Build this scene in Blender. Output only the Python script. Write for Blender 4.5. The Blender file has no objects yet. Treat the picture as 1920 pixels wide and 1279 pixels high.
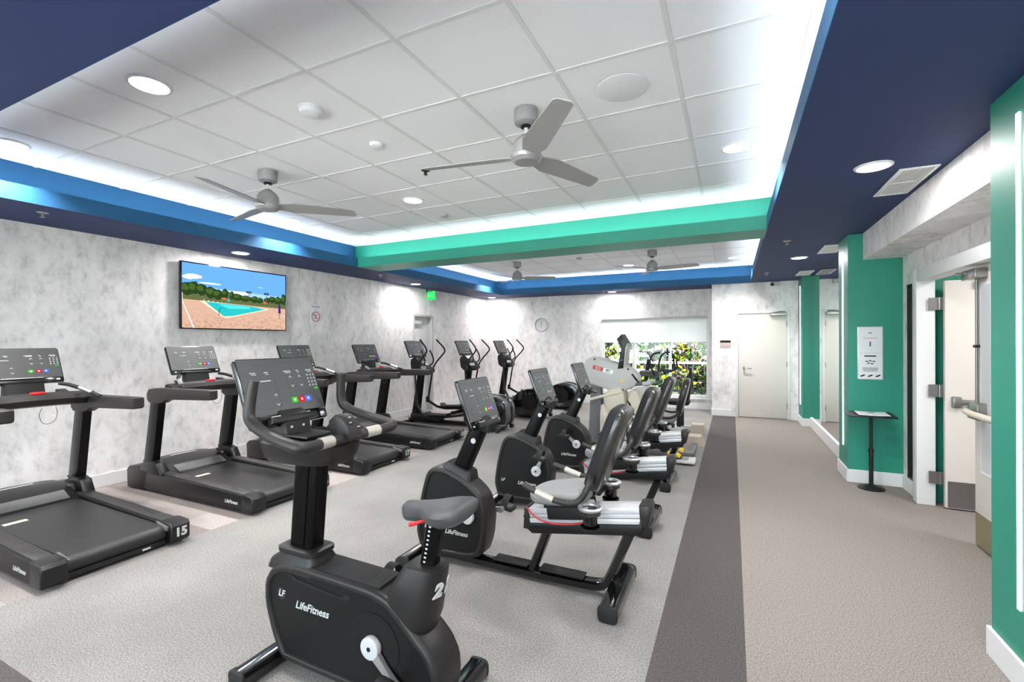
import bpy, bmesh, math, random
from mathutils import Vector, Matrix, Euler
random.seed(7)
C = bpy.context.scene
COL = C.collection
# ---------------- camera ----------------
def _cam():
    Y, P, RO, f, H = math.radians(25.4158), math.radians(-0.0143), math.radians(-0.1942), 867.96, 1.5
    R = Vector((math.cos(Y), math.sin(Y), 0)); F0 = Vector((-math.sin(Y), math.cos(Y), 0))
    F = F0*math.cos(P) + Vector((0, 0, math.sin(P))); U = R.cross(F)
    R, U = R*math.cos(RO) + U*math.sin(RO), U*math.cos(RO) - R*math.sin(RO)
    cd = bpy.data.cameras.new('camera'); cd.sensor_width = 36; cd.lens = 36*f/1920
    cd.clip_start = 0.05; cd.clip_end = 200
    o = bpy.data.objects.new('camera', cd); COL.objects.link(o)
    m = Matrix((R, U, -F)).transposed().to_4x4(); m.translation = Vector((0, 0, H))
    o.matrix_world = m
    C.camera = o
_cam()
C.view_settings.view_transform = 'Standard'; C.view_settings.look = 'None'
C.view_settings.gamma = 1.0; C.view_settings.use_curve_mapping = False
C.view_settings.exposure = 1.72
# ---------------- world + sun ----------------
W = bpy.data.worlds.new('world'); C.world = W; W.use_nodes = True
nt = W.node_tree; nt.nodes.clear()
wo = nt.nodes.new('ShaderNodeOutputWorld'); bg = nt.nodes.new('ShaderNodeBackground')
sk = nt.nodes.new('ShaderNodeTexSky'); sk.sky_type = 'HOSEK_WILKIE'; sk.turbidity = 3.0
sk.sun_direction = Vector((0.4, 0.5, 0.75)).normalized()
hz = nt.nodes.new('ShaderNodeMix'); hz.data_type = 'RGBA'; hz.inputs[0].default_value = .6; hz.inputs[7].default_value = (.30, .31, .32, 1)   # thin white haze over the blue
nt.links.new(sk.outputs[0], hz.inputs[6]); nt.links.new(hz.outputs[2], bg.inputs[0]); nt.links.new(bg.outputs[0], wo.inputs[0]); bg.inputs[1].default_value = 10.0
sd = bpy.data.lights.new('sun', 'SUN'); sd.energy = 26.0; sd.angle = 0.01; sd.color = (1, .975, .96)
so = bpy.data.objects.new('sun', sd); COL.objects.link(so)
so.rotation_euler = Vector((-0.35, 0.75, -0.8)).to_track_quat('-Z', 'Y').to_euler()
# ---------------- lamps of the room ----------------
HS, HT = 2.61, 2.981     # soffit and tile heights
TILE_LAMPS = [(-3.015, 1.51), (-4.845, 1.51), (-3.015, 3.94), (-4.845, 3.94), (0.035, 3.94), (0.035, 9.19), (-1.83, 9.19), (-4.90, 9.19)]
SOFFIT_LAMPS = [(0.82, 3.667), (0.82, 7.29), (-5.53, 3.763), (-5.53, 7.30), (-5.53, 10.45), (-2.46, 10.47)]
UNSEEN_LAMPS = [(0.82, 0.2), (-1.2, 1.51), (0.035, 1.51), (-1.2, -1.4), (-3.2, -1.4), (-5.2, -1.4), (0.7, -1.4), (-5.53, 0.3)]
def area(name, loc, sx, sy, power, color=(1, 1, 1), rot=(0, 0, 0), shape='RECTANGLE', spread=math.pi):
    l = bpy.data.lights.new(name, 'AREA'); l.shape = shape; l.size = sx; l.size_y = sy
    l.energy = power; l.color = color; l.spread = spread
    o = bpy.data.objects.new(name, l); COL.objects.link(o); o.location = loc; o.rotation_euler = rot
    return o
PW_TILE, PW_SOF, PW_COVE = 9.5, 6.5, 1.2
for x, y in TILE_LAMPS: area('downlight_lamp', (x, y, HT-.022), .17, .17, PW_TILE, (1, .975, .95), shape='DISK', spread=2.1)
for x, y in SOFFIT_LAMPS: area('downlight_lamp', (x, y, HS-.022), .15, .15, PW_SOF, (1, .96, .96), shape='DISK')
for x, y in UNSEEN_LAMPS: area('downlight_lamp', (x, y, (HT if (-5.3 < x < .5 and y > .7) else HS)-.03), .17, .17, PW_TILE*.8, (1, .975, .95), shape='DISK')
# LED tape in the coves: tray lips X0..X1, Y0..Y1
X0, X1 = -5.04, 0.32
TRAYS = [(0.95, 5.25), (5.72, 10.02)]
SB = 0.26
for (y0, y1) in TRAYS:
    L = X1-X0; D = y1-y0
    cc = (.80, .93, 1.0)
    up = math.pi
    area('cove_tape', ((X0+X1)/2, y0-.10, 2.70), L, .03, PW_COVE*L, cc, (up, 0, 0))
    area('cove_tape', ((X0+X1)/2, y1+.10, 2.70), L, .03, PW_COVE*L, cc, (up, 0, 0))
    area('cove_tape', (X0-.10, (y0+y1)/2, 2.70), .03, D, PW_COVE*D, cc, (up, 0, 0))
    area('cove_tape', (X1+.10, (y0+y1)/2, 2.70), .03, D, PW_COVE*D, cc, (up, 0, 0))
# hall behind the double door
area('hall_lamp', (2.5, 4.0, 2.5), .5, .5, 11, (1, .98, .96))

# ---------------- colour + material helpers ----------------
def lin(r, g, b):
    f = lambda c: (c/255/12.92) if c/255 <= .04045 else ((c/255+.055)/1.055)**2.4
    return (f(r), f(g), f(b), 1)
def mat(name, col, rough=.5, metal=0., spec=.5, emit=None, es=0., coat=0., bump=0., bscale=200., noise=None, trans=0., alpha=1.):
    m = bpy.data.materials.new(name); m.use_nodes = True
    n = m.node_tree; b = n.nodes['Principled BSDF']
    b.inputs['Base Color'].default_value = col; b.inputs['Roughness'].default_value = rough
    b.inputs['Metallic'].default_value = metal; b.inputs['Specular IOR Level'].default_value = spec
    b.inputs['Coat Weight'].default_value = coat; b.inputs['Transmission Weight'].default_value = trans
    b.inputs['Alpha'].default_value = alpha
    if emit: b.inputs['Emission Color'].default_value = emit; b.inputs['Emission Strength'].default_value = es
    tc = n.nodes.new('ShaderNodeTexCoord')
    nz = n.nodes.new('ShaderNodeTexNoise'); nz.inputs['Scale'].default_value = bscale; nz.inputs['Detail'].default_value = 3
    n.links.new(tc.outputs['Object'], nz.inputs['Vector'])
    # a faint tone variation keeps every surface procedural
    mx = n.nodes.new('ShaderNodeMix'); mx.data_type = 'RGBA'
    k = noise if noise else .06
    mx.inputs[6].default_value = tuple(c*(1-k) for c in col[:3])+(1,)
    mx.inputs[7].default_value = tuple(min(1, c*(1+k)) for c in col[:3])+(1,)
    n.links.new(nz.outputs[0], mx.inputs[0]); n.links.new(mx.outputs[2], b.inputs['Base Color'])
    if bump:
        bp = n.nodes.new('ShaderNodeBump'); bp.inputs['Strength'].default_value = bump; bp.inputs['Distance'].default_value = .002
        n.links.new(nz.outputs[0], bp.inputs['Height']); n.links.new(bp.outputs[0], b.inputs['Normal'])
    return m
def emis(name, col, s):
    m = bpy.data.materials.new(name); m.use_nodes = True; n = m.node_tree; n.nodes.clear()
    o = n.nodes.new('ShaderNodeOutputMaterial'); e = n.nodes.new('ShaderNodeEmission')
    e.inputs[0].default_value = col; e.inputs[1].default_value = s; n.links.new(e.outputs[0], o.inputs[0]); return m
def nodes_of(m): return m.node_tree.nodes, m.node_tree.links, m.node_tree.nodes['Principled BSDF']
def ramp(N, stops, interp='LINEAR'):
    r = N.new('ShaderNodeValToRGB'); cr = r.color_ramp; cr.interpolation = interp
    while len(cr.elements) < len(stops): cr.elements.new(.5)
    for e, (p, c) in zip(cr.elements, stops): e.position = p; e.color = c
    return r
def wallpaper(name, tint=(1, 1, 1)):
    m = mat(name, lin(205, 202, 200), .75); N, Lk, b = nodes_of(m)
    t = N.new('ShaderNodeTexCoord'); mp = N.new('ShaderNodeMapping'); mp.inputs['Scale'].default_value = (1, 1, .62)
    Lk.new(t.outputs['Object'], mp.inputs[0])
    a = N.new('ShaderNodeTexNoise'); a.inputs['Scale'].default_value = 2.6; a.inputs['Detail'].default_value = 9; a.inputs['Roughness'].default_value = .66
    a2 = N.new('ShaderNodeTexNoise'); a2.inputs['Scale'].default_value = 10.; a2.inputs['Detail'].default_value = 8; a2.inputs['Roughness'].default_value = .72
    Lk.new(mp.outputs[0], a.inputs[0]); Lk.new(mp.outputs[0], a2.inputs[0])
    T = lambda r, g, b_: tuple(c*k for c, k in zip(lin(r, g, b_)[:3], tint))+(1,)
    r1 = ramp(N, [(.30, T(210, 209, 208)), (.45, T(230, 226, 224)), (.62, T(243, 238, 237)), (.8, T(248, 243, 243))])
    r2 = ramp(N, [(.34, (.42, .41, .42, 1)), (.45, (.82, .82, .82, 1)), (.55, (1, 1, 1, 1))])
    Lk.new(a.outputs[0], r1.inputs[0]); Lk.new(a2.outputs[0], r2.inputs[0])
    mx = N.new('ShaderNodeMix'); mx.data_type = 'RGBA'; mx.blend_type = 'MULTIPLY'; mx.inputs[0].default_value = .52
    Lk.new(r1.outputs[0], mx.inputs[6]); Lk.new(r2.outputs[0], mx.inputs[7]); Lk.new(mx.outputs[2], b.inputs['Base Color'])
    return m
def tiles_mat():
    m = mat('ceiling_tile', lin(214, 211, 208), .9); N, Lk, b = nodes_of(m)
    t = N.new('ShaderNodeTexCoord'); s = N.new('ShaderNodeSeparateXYZ'); Lk.new(t.outputs['Object'], s.inputs[0])
    nz = N.new('ShaderNodeTexNoise'); nz.inputs['Scale'].default_value = 160; nz.inputs['Detail'].default_value = 4; Lk.new(t.outputs['Object'], nz.inputs[0])
    r = ramp(N, [(.3, lin(236, 235, 236)), (.7, lin(248, 247, 248))]); Lk.new(nz.outputs[0], r.inputs[0])
    Lk.new(r.outputs[0], b.inputs['Base Color'])
    bp = N.new('ShaderNodeBump'); bp.inputs['Strength'].default_value = .25; bp.inputs['Distance'].default_value = .002
    Lk.new(nz.outputs[0], bp.inputs['Height']); Lk.new(bp.outputs[0], b.inputs['Normal'])
    return m
def floor_mat():
    m = mat('carpet_floor', lin(180, 175, 170), .92, spec=.25); N, Lk, b = nodes_of(m)
    def math_(op, a, c=None, v=None):
        q = N.new('ShaderNodeMath'); q.operation = op; q.use_clamp = False
        if isinstance(a, (int, float)): q.inputs[0].default_value = a
        else: Lk.new(a, q.inputs[0])
        if c is not None:
            if isinstance(c, (int, float)): q.inputs[1].default_value = c
            else: Lk.new(c, q.inputs[1])
        return q.outputs[0]
    def mix(f, a, c, bt='MIX'):
        q = N.new('ShaderNodeMix'); q.data_type = 'RGBA'; q.blend_type = bt
        if isinstance(f, (int, float)): q.inputs[0].default_value = f
        else: Lk.new(f, q.inputs[0])
        for i, v in ((6, a), (7, c)):
            if isinstance(v, tuple): q.inputs[i].default_value = v
            else: Lk.new(v, q.inputs[i])
        return q.outputs[2]
    t = N.new('ShaderNodeTexCoord'); s = N.new('ShaderNodeSeparateXYZ'); Lk.new(t.outputs['Object'], s.inputs[0])
    x, y = s.outputs[0], s.outputs[1]
    band = lambda v, lo, hi: math_('MULTIPLY', math_('GREATER_THAN', v, lo), math_('LESS_THAN', v, hi))
    base = lin(183, 178, 174)
    # soft broad wear blotches
    nb = N.new('ShaderNodeTexNoise'); nb.inputs['Scale'].default_value = 1.3; nb.inputs['Detail'].default_value = 5; Lk.new(t.outputs['Object'], nb.inputs[0])
    rb = ramp(N, [(.35, lin(128, 125, 123)), (.65, lin(142, 139, 136))]); Lk.new(nb.outputs[0], rb.inputs[0])
    right = mix(math_('GREATER_THAN', x, .05), rb.outputs[0], lin(139, 131, 126))
    # plank strip under the treadmills
    br = N.new('ShaderNodeTexBrick'); br.inputs['Scale'].default_value = 1.0; br.inputs['Brick Width'].default_value = .92; br.inputs['Row Height'].default_value = .23
    br.inputs['Mortar Size'].default_value = .001; br.inputs['Color1'].default_value = lin(166, 157, 154); br.inputs['Color2'].default_value = lin(100, 92, 90)
    br.inputs['Mortar'].default_value = lin(130, 124, 122); br.inputs['Bias'].default_value = -.2
    Lk.new(t.outputs['Object'], br.inputs[0])
    c = mix(math_('LESS_THAN', x, -3.755), right, br.outputs[0])
    c = mix(band(x, -.350, .055), c, lin(84, 79, 78))
    c = mix(math_('MULTIPLY', math_('LESS_THAN', y, .937), math_('LESS_THAN', x, -1.0)), c, lin(84, 79, 78))
    # fleck of the pile
    f1 = N.new('ShaderNodeTexNoise'); f1.inputs['Scale'].default_value = 125; f1.inputs['Detail'].default_value = 3; f1.inputs['Roughness'].default_value = .8
    Lk.new(t.outputs['Object'], f1.inputs[0])
    rf = ramp(N, [(.37, (.46, .45, .45, 1)), (.5, (.94, .94, .94, 1)), (.63, (1.38, 1.37, 1.35, 1))]); Lk.new(f1.outputs[0], rf.inputs[0])
    c = mix(.8, c, rf.outputs[0], 'MULTIPLY')
    Lk.new(c, b.inputs['Base Color'])
    bp = N.new('ShaderNodeBump'); bp.inputs['Strength'].default_value = .15; bp.inputs['Distance'].default_value = .002
    Lk.new(f1.outputs[0], bp.inputs['Height']); Lk.new(bp.outputs[0], b.inputs['Normal'])
    return m
M = {}
M['wall'] = wallpaper('mottled_wallpaper')
M['tile'] = tiles_mat()
M['floor'] = floor_mat()
M['grid'] = mat('ceiling_grid', lin(225, 224, 222), .5)
M['white'] = mat('white_paint', lin(226, 226, 226), .45)
M['doorwhite'] = mat('door_white', lin(222, 214, 206), .4)
M['navy'] = mat('navy_paint', lin(44, 57, 98), .7, spec=.3)
M['blue'] = mat('blue_paint', lin(32, 84, 124), .6, spec=.3)
M['green'] = mat('teal_green_paint', lin(36, 140, 118), .5)
M['plastic'] = mat('black_plastic', lin(13, 12, 13), .34, bump=.15, bscale=400)
M['panel'] = mat('charcoal_panel', lin(14, 13, 13), .5, spec=.3, bump=.2, bscale=500)
M['shell'] = mat('charcoal_shell', lin(36, 33, 32), .38, spec=.35)
M['gloss'] = mat('gloss_black', lin(8, 8, 9), .12, coat=.5)
M['frame'] = mat('dark_frame', lin(20, 19, 19), .3, metal=.4)
M['post'] = mat('black_anodised', lin(16, 15, 16), .25, metal=.6)
M['rubber'] = mat('black_rubber', lin(20, 20, 21), .7)
M['belt'] = mat('running_belt', lin(33, 32, 32), .38, bump=.3, bscale=900)
M['rail'] = mat('rail_grey', lin(44, 41, 41), .5, bump=.2, bscale=600)
M['grip'] = mat('grip_rubber', lin(38, 34, 33), .5)
M['chrome'] = mat('chrome', lin(215, 215, 215), .12, metal=1.)
M['silver'] = mat('brushed_aluminium', lin(200, 200, 202), .3, metal=.85)
M['silverp'] = mat('silver_plastic', lin(205, 205, 208), .3, metal=.2)
M['screen'] = mat('console_glass', lin(22, 24, 27), .45, coat=1.)
M['screen'].node_tree.nodes['Principled BSDF'].inputs['Coat IOR'].default_value = 1.75
M['screen'].node_tree.nodes['Principled BSDF'].inputs['Coat Roughness'].default_value = .42
M['slot'] = M['screen'].copy(); M['slot'].name = 'dark_slot'; M['slot'].node_tree.nodes['Mix'].inputs[6].default_value = M['slot'].node_tree.nodes['Mix'].inputs[7].default_value = lin(8, 8, 9)
M['sensor'] = mat('ivory_metal_sensor', lin(182, 176, 166), .35, metal=.3)
M['mark'] = mat('white_print', lin(190, 190, 190), .5)
M['markd'] = mat('grey_print', lin(80, 84, 88), .5)
M['redk'] = emis('red_key', lin(220, 30, 50), .38)
M['greenk'] = emis('green_key', lin(70, 190, 60), .38)
M['bluek'] = emis('blue_key', lin(80, 120, 225), .38)
M['red'] = mat('red_plastic', lin(205, 35, 38), .4)
M['cushion'] = mat('grey_upholstery', lin(136, 138, 138), .55, bump=.3, bscale=300)
M['saddle'] = mat('saddle_vinyl', lin(72, 72, 74), .42, bump=.2, bscale=300)
M['mesh'] = mat('black_mesh', lin(20, 20, 24), .8, bump=.5, bscale=500)
M['backshell'] = mat('backrest_shell', lin(38, 34, 32), .3, coat=.4)
M['cream'] = mat('cream_plastic', lin(205, 196, 178), .45)
M['lgrey'] = mat('light_grey_plastic', lin(188, 187, 184), .45)
M['mgrey'] = mat('mid_grey_paint', lin(92, 92, 92), .45)
M['beige'] = mat('beige_plastic', lin(178, 162, 146), .5)
M['yellow'] = mat('yellow_knob', lin(235, 195, 40), .4)
M['orange'] = mat('orange_label', lin(235, 190, 120), .5)
M['nickel'] = mat('satin_nickel', lin(150, 148, 146), .3, metal=.9)
M['brass'] = mat('brass_kickplate', lin(165, 158, 118), .25, metal=.8)
M['fan'] = mat('fan_grey', lin(158, 157, 156), .4, metal=.3)
M['fanb'] = mat('fan_blade_grey', lin(150, 148, 145), .45)
M['black'] = mat('matt_black', lin(14, 14, 14), .5)
M['paper'] = mat('white_paper', lin(228, 230, 232), .6)
M['blueprint'] = mat('blue_print', lin(30, 90, 130), .5)
M['faintred'] = mat('faded_red_print', lin(188, 120, 124), .5)
M['faintblue'] = mat('faded_blue_print', lin(150, 156, 176), .5)
M['pink'] = mat('pinkish_print', lin(196, 176, 176), .5)
M['lens'] = emis('lamp_lens', (1, .98, .95, 1), 6)
M['led'] = emis('led_diffuser', (.82, 1, .95, 1), 3.5)
M['exit'] = emis('exit_green', lin(40, 225, 100), .5)
M['mirror'] = mat('mirror', (.86, .88, .88, 1), .01, metal=1., noise=.001)
def glass_mat(name, tint=(.95, 1, .98, 1)):
    m = bpy.data.materials.new(name); m.use_nodes = True; n = m.node_tree; n.nodes.clear()
    o = n.nodes.new('ShaderNodeOutputMaterial'); mx = n.nodes.new('ShaderNodeMixShader'); tr = n.nodes.new('ShaderNodeBsdfTransparent')
    g = n.nodes.new('ShaderNodeBsdfGlossy'); g.inputs['Roughness'].default_value = .02; fr = n.nodes.new('ShaderNodeFresnel'); fr.inputs[0].default_value = 1.45
    tr.inputs[0].default_value = tint
    n.links.new(fr.outputs[0], mx.inputs[0]); n.links.new(tr.outputs[0], mx.inputs[1]); n.links.new(g.outputs[0], mx.inputs[2]); n.links.new(mx.outputs[0], o.inputs[0])
    return m
M['glass'] = glass_mat('window_glass')
def shade_mat():
    m = bpy.data.materials.new('roller_shade_fabric'); m.use_nodes = True; n = m.node_tree; n.nodes.clear()
    o = n.nodes.new('ShaderNodeOutputMaterial'); a = n.nodes.new('ShaderNodeAddShader'); d = n.nodes.new('ShaderNodeBsdfDiffuse'); t = n.nodes.new('ShaderNodeBsdfTranslucent')
    d.inputs[0].default_value = (.60, .60, .60, 1); t.inputs[0].default_value = (.44, .43, .43, 1)
    n.links.new(d.outputs[0], a.inputs[0]); n.links.new(t.outputs[0], a.inputs[1]); n.links.new(a.outputs[0], o.inputs[0])
    return m
M['shade'] = shade_mat()

# ---------------- mesh helpers ----------------
class G:
    """collects shapes and links them as ONE mesh object"""
    def __init__(s): s.bm = bmesh.new(); s.mats = []
    def _mi(s, m):
        m = M[m] if isinstance(m, str) else m
        if m not in s.mats: s.mats.append(m)
        return s.mats.index(m)
    def _add(s, b, m, mtx=None):
        i = s._mi(m)
        if mtx is not None: b.transform(mtx)
        bmesh.ops.recalc_face_normals(b, faces=b.faces)
        for f in b.faces: f.material_index = i
        me = bpy.data.meshes.new('t'); b.to_mesh(me); b.free(); s.bm.from_mesh(me); bpy.data.meshes.remove(me)
        return s
    def box(s, c, d, m='plastic', rot=None, bev=0., seg=2):
        b = bmesh.new(); bmesh.ops.create_cube(b, size=1)
        for v in b.verts: v.co = Vector((v.co.x*d[0], v.co.y*d[1], v.co.z*d[2]))
        if bev > 0: bmesh.ops.bevel(b, geom=b.edges[:], offset=min(bev, min(d)*.49), segments=seg, affect='EDGES', profile=.5)
        mt = Matrix.Translation(c)
        if rot: mt = mt @ Euler(rot).to_matrix().to_4x4()
        return s._add(b, m, mt)
    def b2(s, a, c, m='plastic', bev=0.):    # box from two corners
        return s.box([(p+q)/2 for p, q in zip(a, c)], [abs(q-p) for p, q in zip(a, c)], m, None, bev)
    def prism(s, pts, t0, t1, m='plastic', axis='y', bev=0., seg=2, top=None):
        """pts: outline; axis y -> (x,z), x -> (y,z), z -> (x,y); top: another outline at t1"""
        b = bmesh.new(); top = top or pts
        def P(p, t): return {'y': (p[0], t, p[1]), 'x': (t, p[0], p[1]), 'z': (p[0], p[1], t)}[axis]
        lo = [b.verts.new(P(p, t0)) for p in pts]; hi = [b.verts.new(P(p, t1)) for p in top]
        n = len(pts); f1 = b.faces.new(lo); f2 = b.faces.new(hi[::-1])
        for i in range(n): b.faces.new((lo[i], lo[(i+1) % n], hi[(i+1) % n], hi[i]))
        bmesh.ops.recalc_face_normals(b, faces=b.faces)
        if bev > 0:
            es = [e for e in b.edges if f1 in e.link_faces or f2 in e.link_faces]
            bmesh.ops.bevel(b, geom=es, offset=bev, segments=seg, affect='EDGES', profile=.5)
        return s._add(b, m)
    def cyl(s, p, q, r, m='plastic', r2=None, seg=20, bev=0.):
        p, q = Vector(p), Vector(q); d = q-p; b = bmesh.new()
        bmesh.ops.create_cone(b, cap_ends=True, segments=seg, radius1=r, radius2=r if r2 is None else r2, depth=d.length)
        if bev > 0:
            es = [e for e in b.edges if any(len(f.verts) > 4 for f in e.link_faces)]
            bmesh.ops.bevel(b, geom=es, offset=bev, segments=2, affect='EDGES', profile=.5)
        return s._add(b, m, Matrix.Translation((p+q)/2) @ d.to_track_quat('Z', 'Y').to_matrix().to_4x4())
    def sph(s, c, r, m='plastic', sc=(1, 1, 1), seg=16):
        b = bmesh.new(); bmesh.ops.create_uvsphere(b, u_segments=seg, v_segments=seg//2, radius=r)
        return s._add(b, m, Matrix.Translation(c) @ Matrix.Diagonal((*sc, 1)))
    def lathe(s, prof, c, m='plastic', seg=32, axis='z', mtx=None):
        b = bmesh.new(); rings = []
        for r, z in prof:
            if r < 1e-6: rings.append([b.verts.new((0, 0, z))])
            else: rings.append([b.verts.new((r*math.cos(2*math.pi*k/seg), r*math.sin(2*math.pi*k/seg), z)) for k in range(seg)])
        for A, B in zip(rings, rings[1:]):
            for k in range(seg):
                k2 = (k+1) % seg
                if len(A) == 1 and len(B) > 1: b.faces.new((A[0], B[k], B[k2]))
                elif len(B) == 1 and len(A) > 1: b.faces.new((A[k], B[0], A[k2]))
                elif len(A) > 1: b.faces.new((A[k], B[k], B[k2], A[k2]))
        R = {'z': Matrix(), 'y': Matrix.Rotation(math.pi/2, 4, 'X'), 'x': Matrix.Rotation(math.pi/2, 4, 'Y')}[axis]
        return s._add(b, m, Matrix.Translation(c) @ (mtx if mtx is not None else R))
    def tube(s, pts, r, m='frame', seg=12, smooth=2, closed=False, prof=None, up=(0, 1, 0)):
        """sweep along points; r number or list; prof = optional list of (a,b) section (scaled by 1)"""
        P = [Vector(p) for p in pts]; R = list(r) if isinstance(r, (list, tuple)) else [r]*len(P)
        for _ in range(smooth):     # corner cutting keeps ends
            Q, S = [], []
            n = len(P)
            for i in range(n if closed else n-1):
                a, c = P[i], P[(i+1) % n]; ra, rc = R[i], R[(i+1) % n]
                Q += [a.lerp(c, .25), a.lerp(c, .75)]; S += [ra*.75+rc*.25, ra*.25+rc*.75]
            if not closed: Q[0], Q[-1] = P[0], P[-1]; S[0], S[-1] = R[0], R[-1]
            P, R = Q, S
        b = bmesh.new(); rings = []; U0 = Vector(up); n = len(P)
        for i in range(n):
            t = (P[(i+1) % n]-P[i-1]) if closed else (P[min(i+1, n-1)]-P[max(i-1, 0)])
            t.normalize(); a = U0-t*U0.dot(t)
            if a.length < .05: a = Vector((0, 0, 1))-t*t.z
            if a.length < .05: a = Vector((1, 0, 0))-t*t.x
            a.normalize(); U0 = a if prof is None else U0; c = t.cross(a)
            if prof: rings.append([b.verts.new(P[i]+a*u+c*v) for u, v in prof])
            else: rings.append([b.verts.new(P[i]+a*R[i]*math.cos(2*math.pi*k/seg)+c*R[i]*math.sin(2*math.pi*k/seg)) for k in range(seg)])
        ns = len(rings[0])
        for i in range(n if closed else n-1):
            A, B = rings[i], rings[(i+1) % n]
            for k in range(ns): b.faces.new((A[k], A[(k+1) % ns], B[(k+1) % ns], B[k]))
        if not closed: b.faces.new(rings[0][::-1]); b.faces.new(rings[-1])
        return s._add(b, m)
    def loft(s, rings, m='plastic', cap=True):
        b = bmesh.new(); V = [[b.verts.new(p) for p in r] for r in rings]; n = len(V[0])
        for A, B in zip(V, V[1:]):
            for k in range(n): b.faces.new((A[k], A[(k+1) % n], B[(k+1) % n], B[k]))
        if cap: b.faces.new(V[0][::-1]); b.faces.new(V[-1])
        return s._add(b, m)
    def shell(s, out, ymax, m='shell', rim=.036, rec=.011):
        """bike body: rounded outer edge, raised rim, recessed side faces (outline in x,z)"""
        pr = [(0, ymax-.026), (.003, ymax-.014), (.009, ymax-.005), (.017, ymax-.001), (.024, ymax), (rim-.004, ymax), (rim, ymax-.003), (rim+.003, ymax-rec)]
        rings = [[(x, -y, z) for x, z in inset(out, d)] for d, y in pr[::-1]]+[[(x, y, z) for x, z in inset(out, d)] for d, y in pr]
        return s.loft(rings, m)
    def mesh(s, verts, faces, m):
        b = bmesh.new(); V = [b.verts.new(v) for v in verts]
        for f in faces: b.faces.new([V[i] for i in f])
        return s._add(b, m)
    def text(s, txt, mtx, size, m='mark', ext=.0008, shear=0., align='CENTER', bold=0.):
        cu = bpy.data.curves.new('t', 'FONT'); cu.body = txt; cu.size = size; cu.extrude = ext; cu.shear = shear
        cu.align_x = align; cu.align_y = 'CENTER'; cu.offset = bold; cu.resolution_u = 3
        o = bpy.data.objects.new('t', cu); COL.objects.link(o)
        me = bpy.data.meshes.new_from_object(o.evaluated_get(bpy.context.evaluated_depsgraph_get()))
        b = bmesh.new(); b.from_mesh(me); s._add(b, m, mtx)
        bpy.data.objects.remove(o); bpy.data.curves.remove(cu); bpy.data.meshes.remove(me); return s
    def build(s, name, parent=None, angle=35, off=None, smooth=True):
        me = bpy.data.meshes.new(name)
        if off is not None: s.bm.transform(Matrix.Translation([-c for c in off]))
        s.bm.to_mesh(me); s.bm.free()
        for m in s.mats: me.materials.append(m)
        if smooth:
            for p in me.polygons: p.use_smooth = True
            me.set_sharp_from_angle(angle=math.radians(angle))
        o = bpy.data.objects.new(name, me); COL.objects.link(o)
        if parent: o.parent = parent
        return o
def empty(name, loc, label=None, cat=None, group=None, rz=0):
    o = bpy.data.objects.new(name, None); COL.objects.link(o); o.location = loc; o.rotation_euler = (0, 0, rz); o.empty_display_size = .1
    return tag(o, label, cat, group)
def tag(o, label=None, cat=None, group=None, kind=None):
    for k, v in (('label', label), ('category', cat), ('group', group), ('kind', kind)):
        if v: o[k] = v
    return o
def struct(g, name, **k):
    o = g.build(name, **k); o['kind'] = 'structure'; return o
def copy_tree(o, parent=None):
    c = o.copy(); COL.objects.link(c)
    if parent: c.parent = parent
    for ch in list(o.children): copy_tree(ch, c)
    return c
def relabel(o, loc, label): o.location = loc; o['label'] = label; return o
def facing(origin, xdir, ydir):
    """matrix placing a text (x right, y up) on a surface"""
    x = Vector(xdir).normalized(); y = Vector(ydir).normalized(); z = x.cross(y)
    m = Matrix((x, y, z)).transposed().to_4x4(); m.translation = Vector(origin); return m
def arc(cx, cy, r, a0, a1, n):
    return [(cx+r*math.cos(math.radians(a0+(a1-a0)*k/n)), cy+r*math.sin(math.radians(a0+(a1-a0)*k/n))) for k in range(n+1)]
def rrect(w, h, r, n=4):
    o = []
    for cx, cy, a in ((w/2-r, h/2-r, 0), (-w/2+r, h/2-r, 90), (-w/2+r, -h/2+r, 180), (w/2-r, -h/2+r, 270)): o += arc(cx, cy, r, a, a+90, n)
    return o
# =====================  THE ROOM  =====================
XL, XR, YB, YF, XW = -5.91, 1.57, 10.84, 10.07, -.36      # walls; XW = corner of the forward part of the back wall
YN = -2.6
g = G(); g.b2((-6.1, YN-.1, -.1), (3.4, 11.0, 0), 'floor'); struct(g, 'floor', smooth=False)
g = G(); g.b2((XL-.15, YN, 0), (XL, 7.72, 3.2), 'wall'); g.b2((XL-.15, 8.42, 0), (XL, YB+.15, 3.2), 'wall'); g.b2((XL-.15, 7.72, 2.06), (XL, 8.42, 3.2), 'wall')
struct(g, 'wall_left', smooth=False)
WX0, WX1, WZ0, WZ1 = -2.80, -.44, .24, 2.01     # window opening
g = G(); g.b2((XL-.15, YB, 0), (WX0, YB+.16, 3.2), 'wall'); g.b2((WX1, YB, 0), (XW, YB+.16, 3.2), 'wall')
g.b2((WX0, YB, 0), (WX1, YB+.16, WZ0), 'wall'); g.b2((WX0, YB, WZ1), (WX1, YB+.16, 3.2), 'wall')
struct(g, 'wall_back', smooth=False)
DX0, DX1, DZ = .06, .985, 2.06
g = G(); zt = HS+.01; g.b2((XW, YF, 0), (DX0, YF+.12, zt), 'wall'); g.b2((DX1, YF, 0), (1.6, YF+.12, zt), 'wall'); g.b2((DX0, YF, DZ), (DX1, YF+.12, zt), 'wall')
g.b2((XW, YF+.12, 0), (XW+.12, YB+.16, zt), 'wall'); g.b2((DX0-.05, YF+.12, 0), (DX1+.05, YF+.14, DZ+.05), 'white')
struct(g, 'wall_back_forward', smooth=False)
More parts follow.
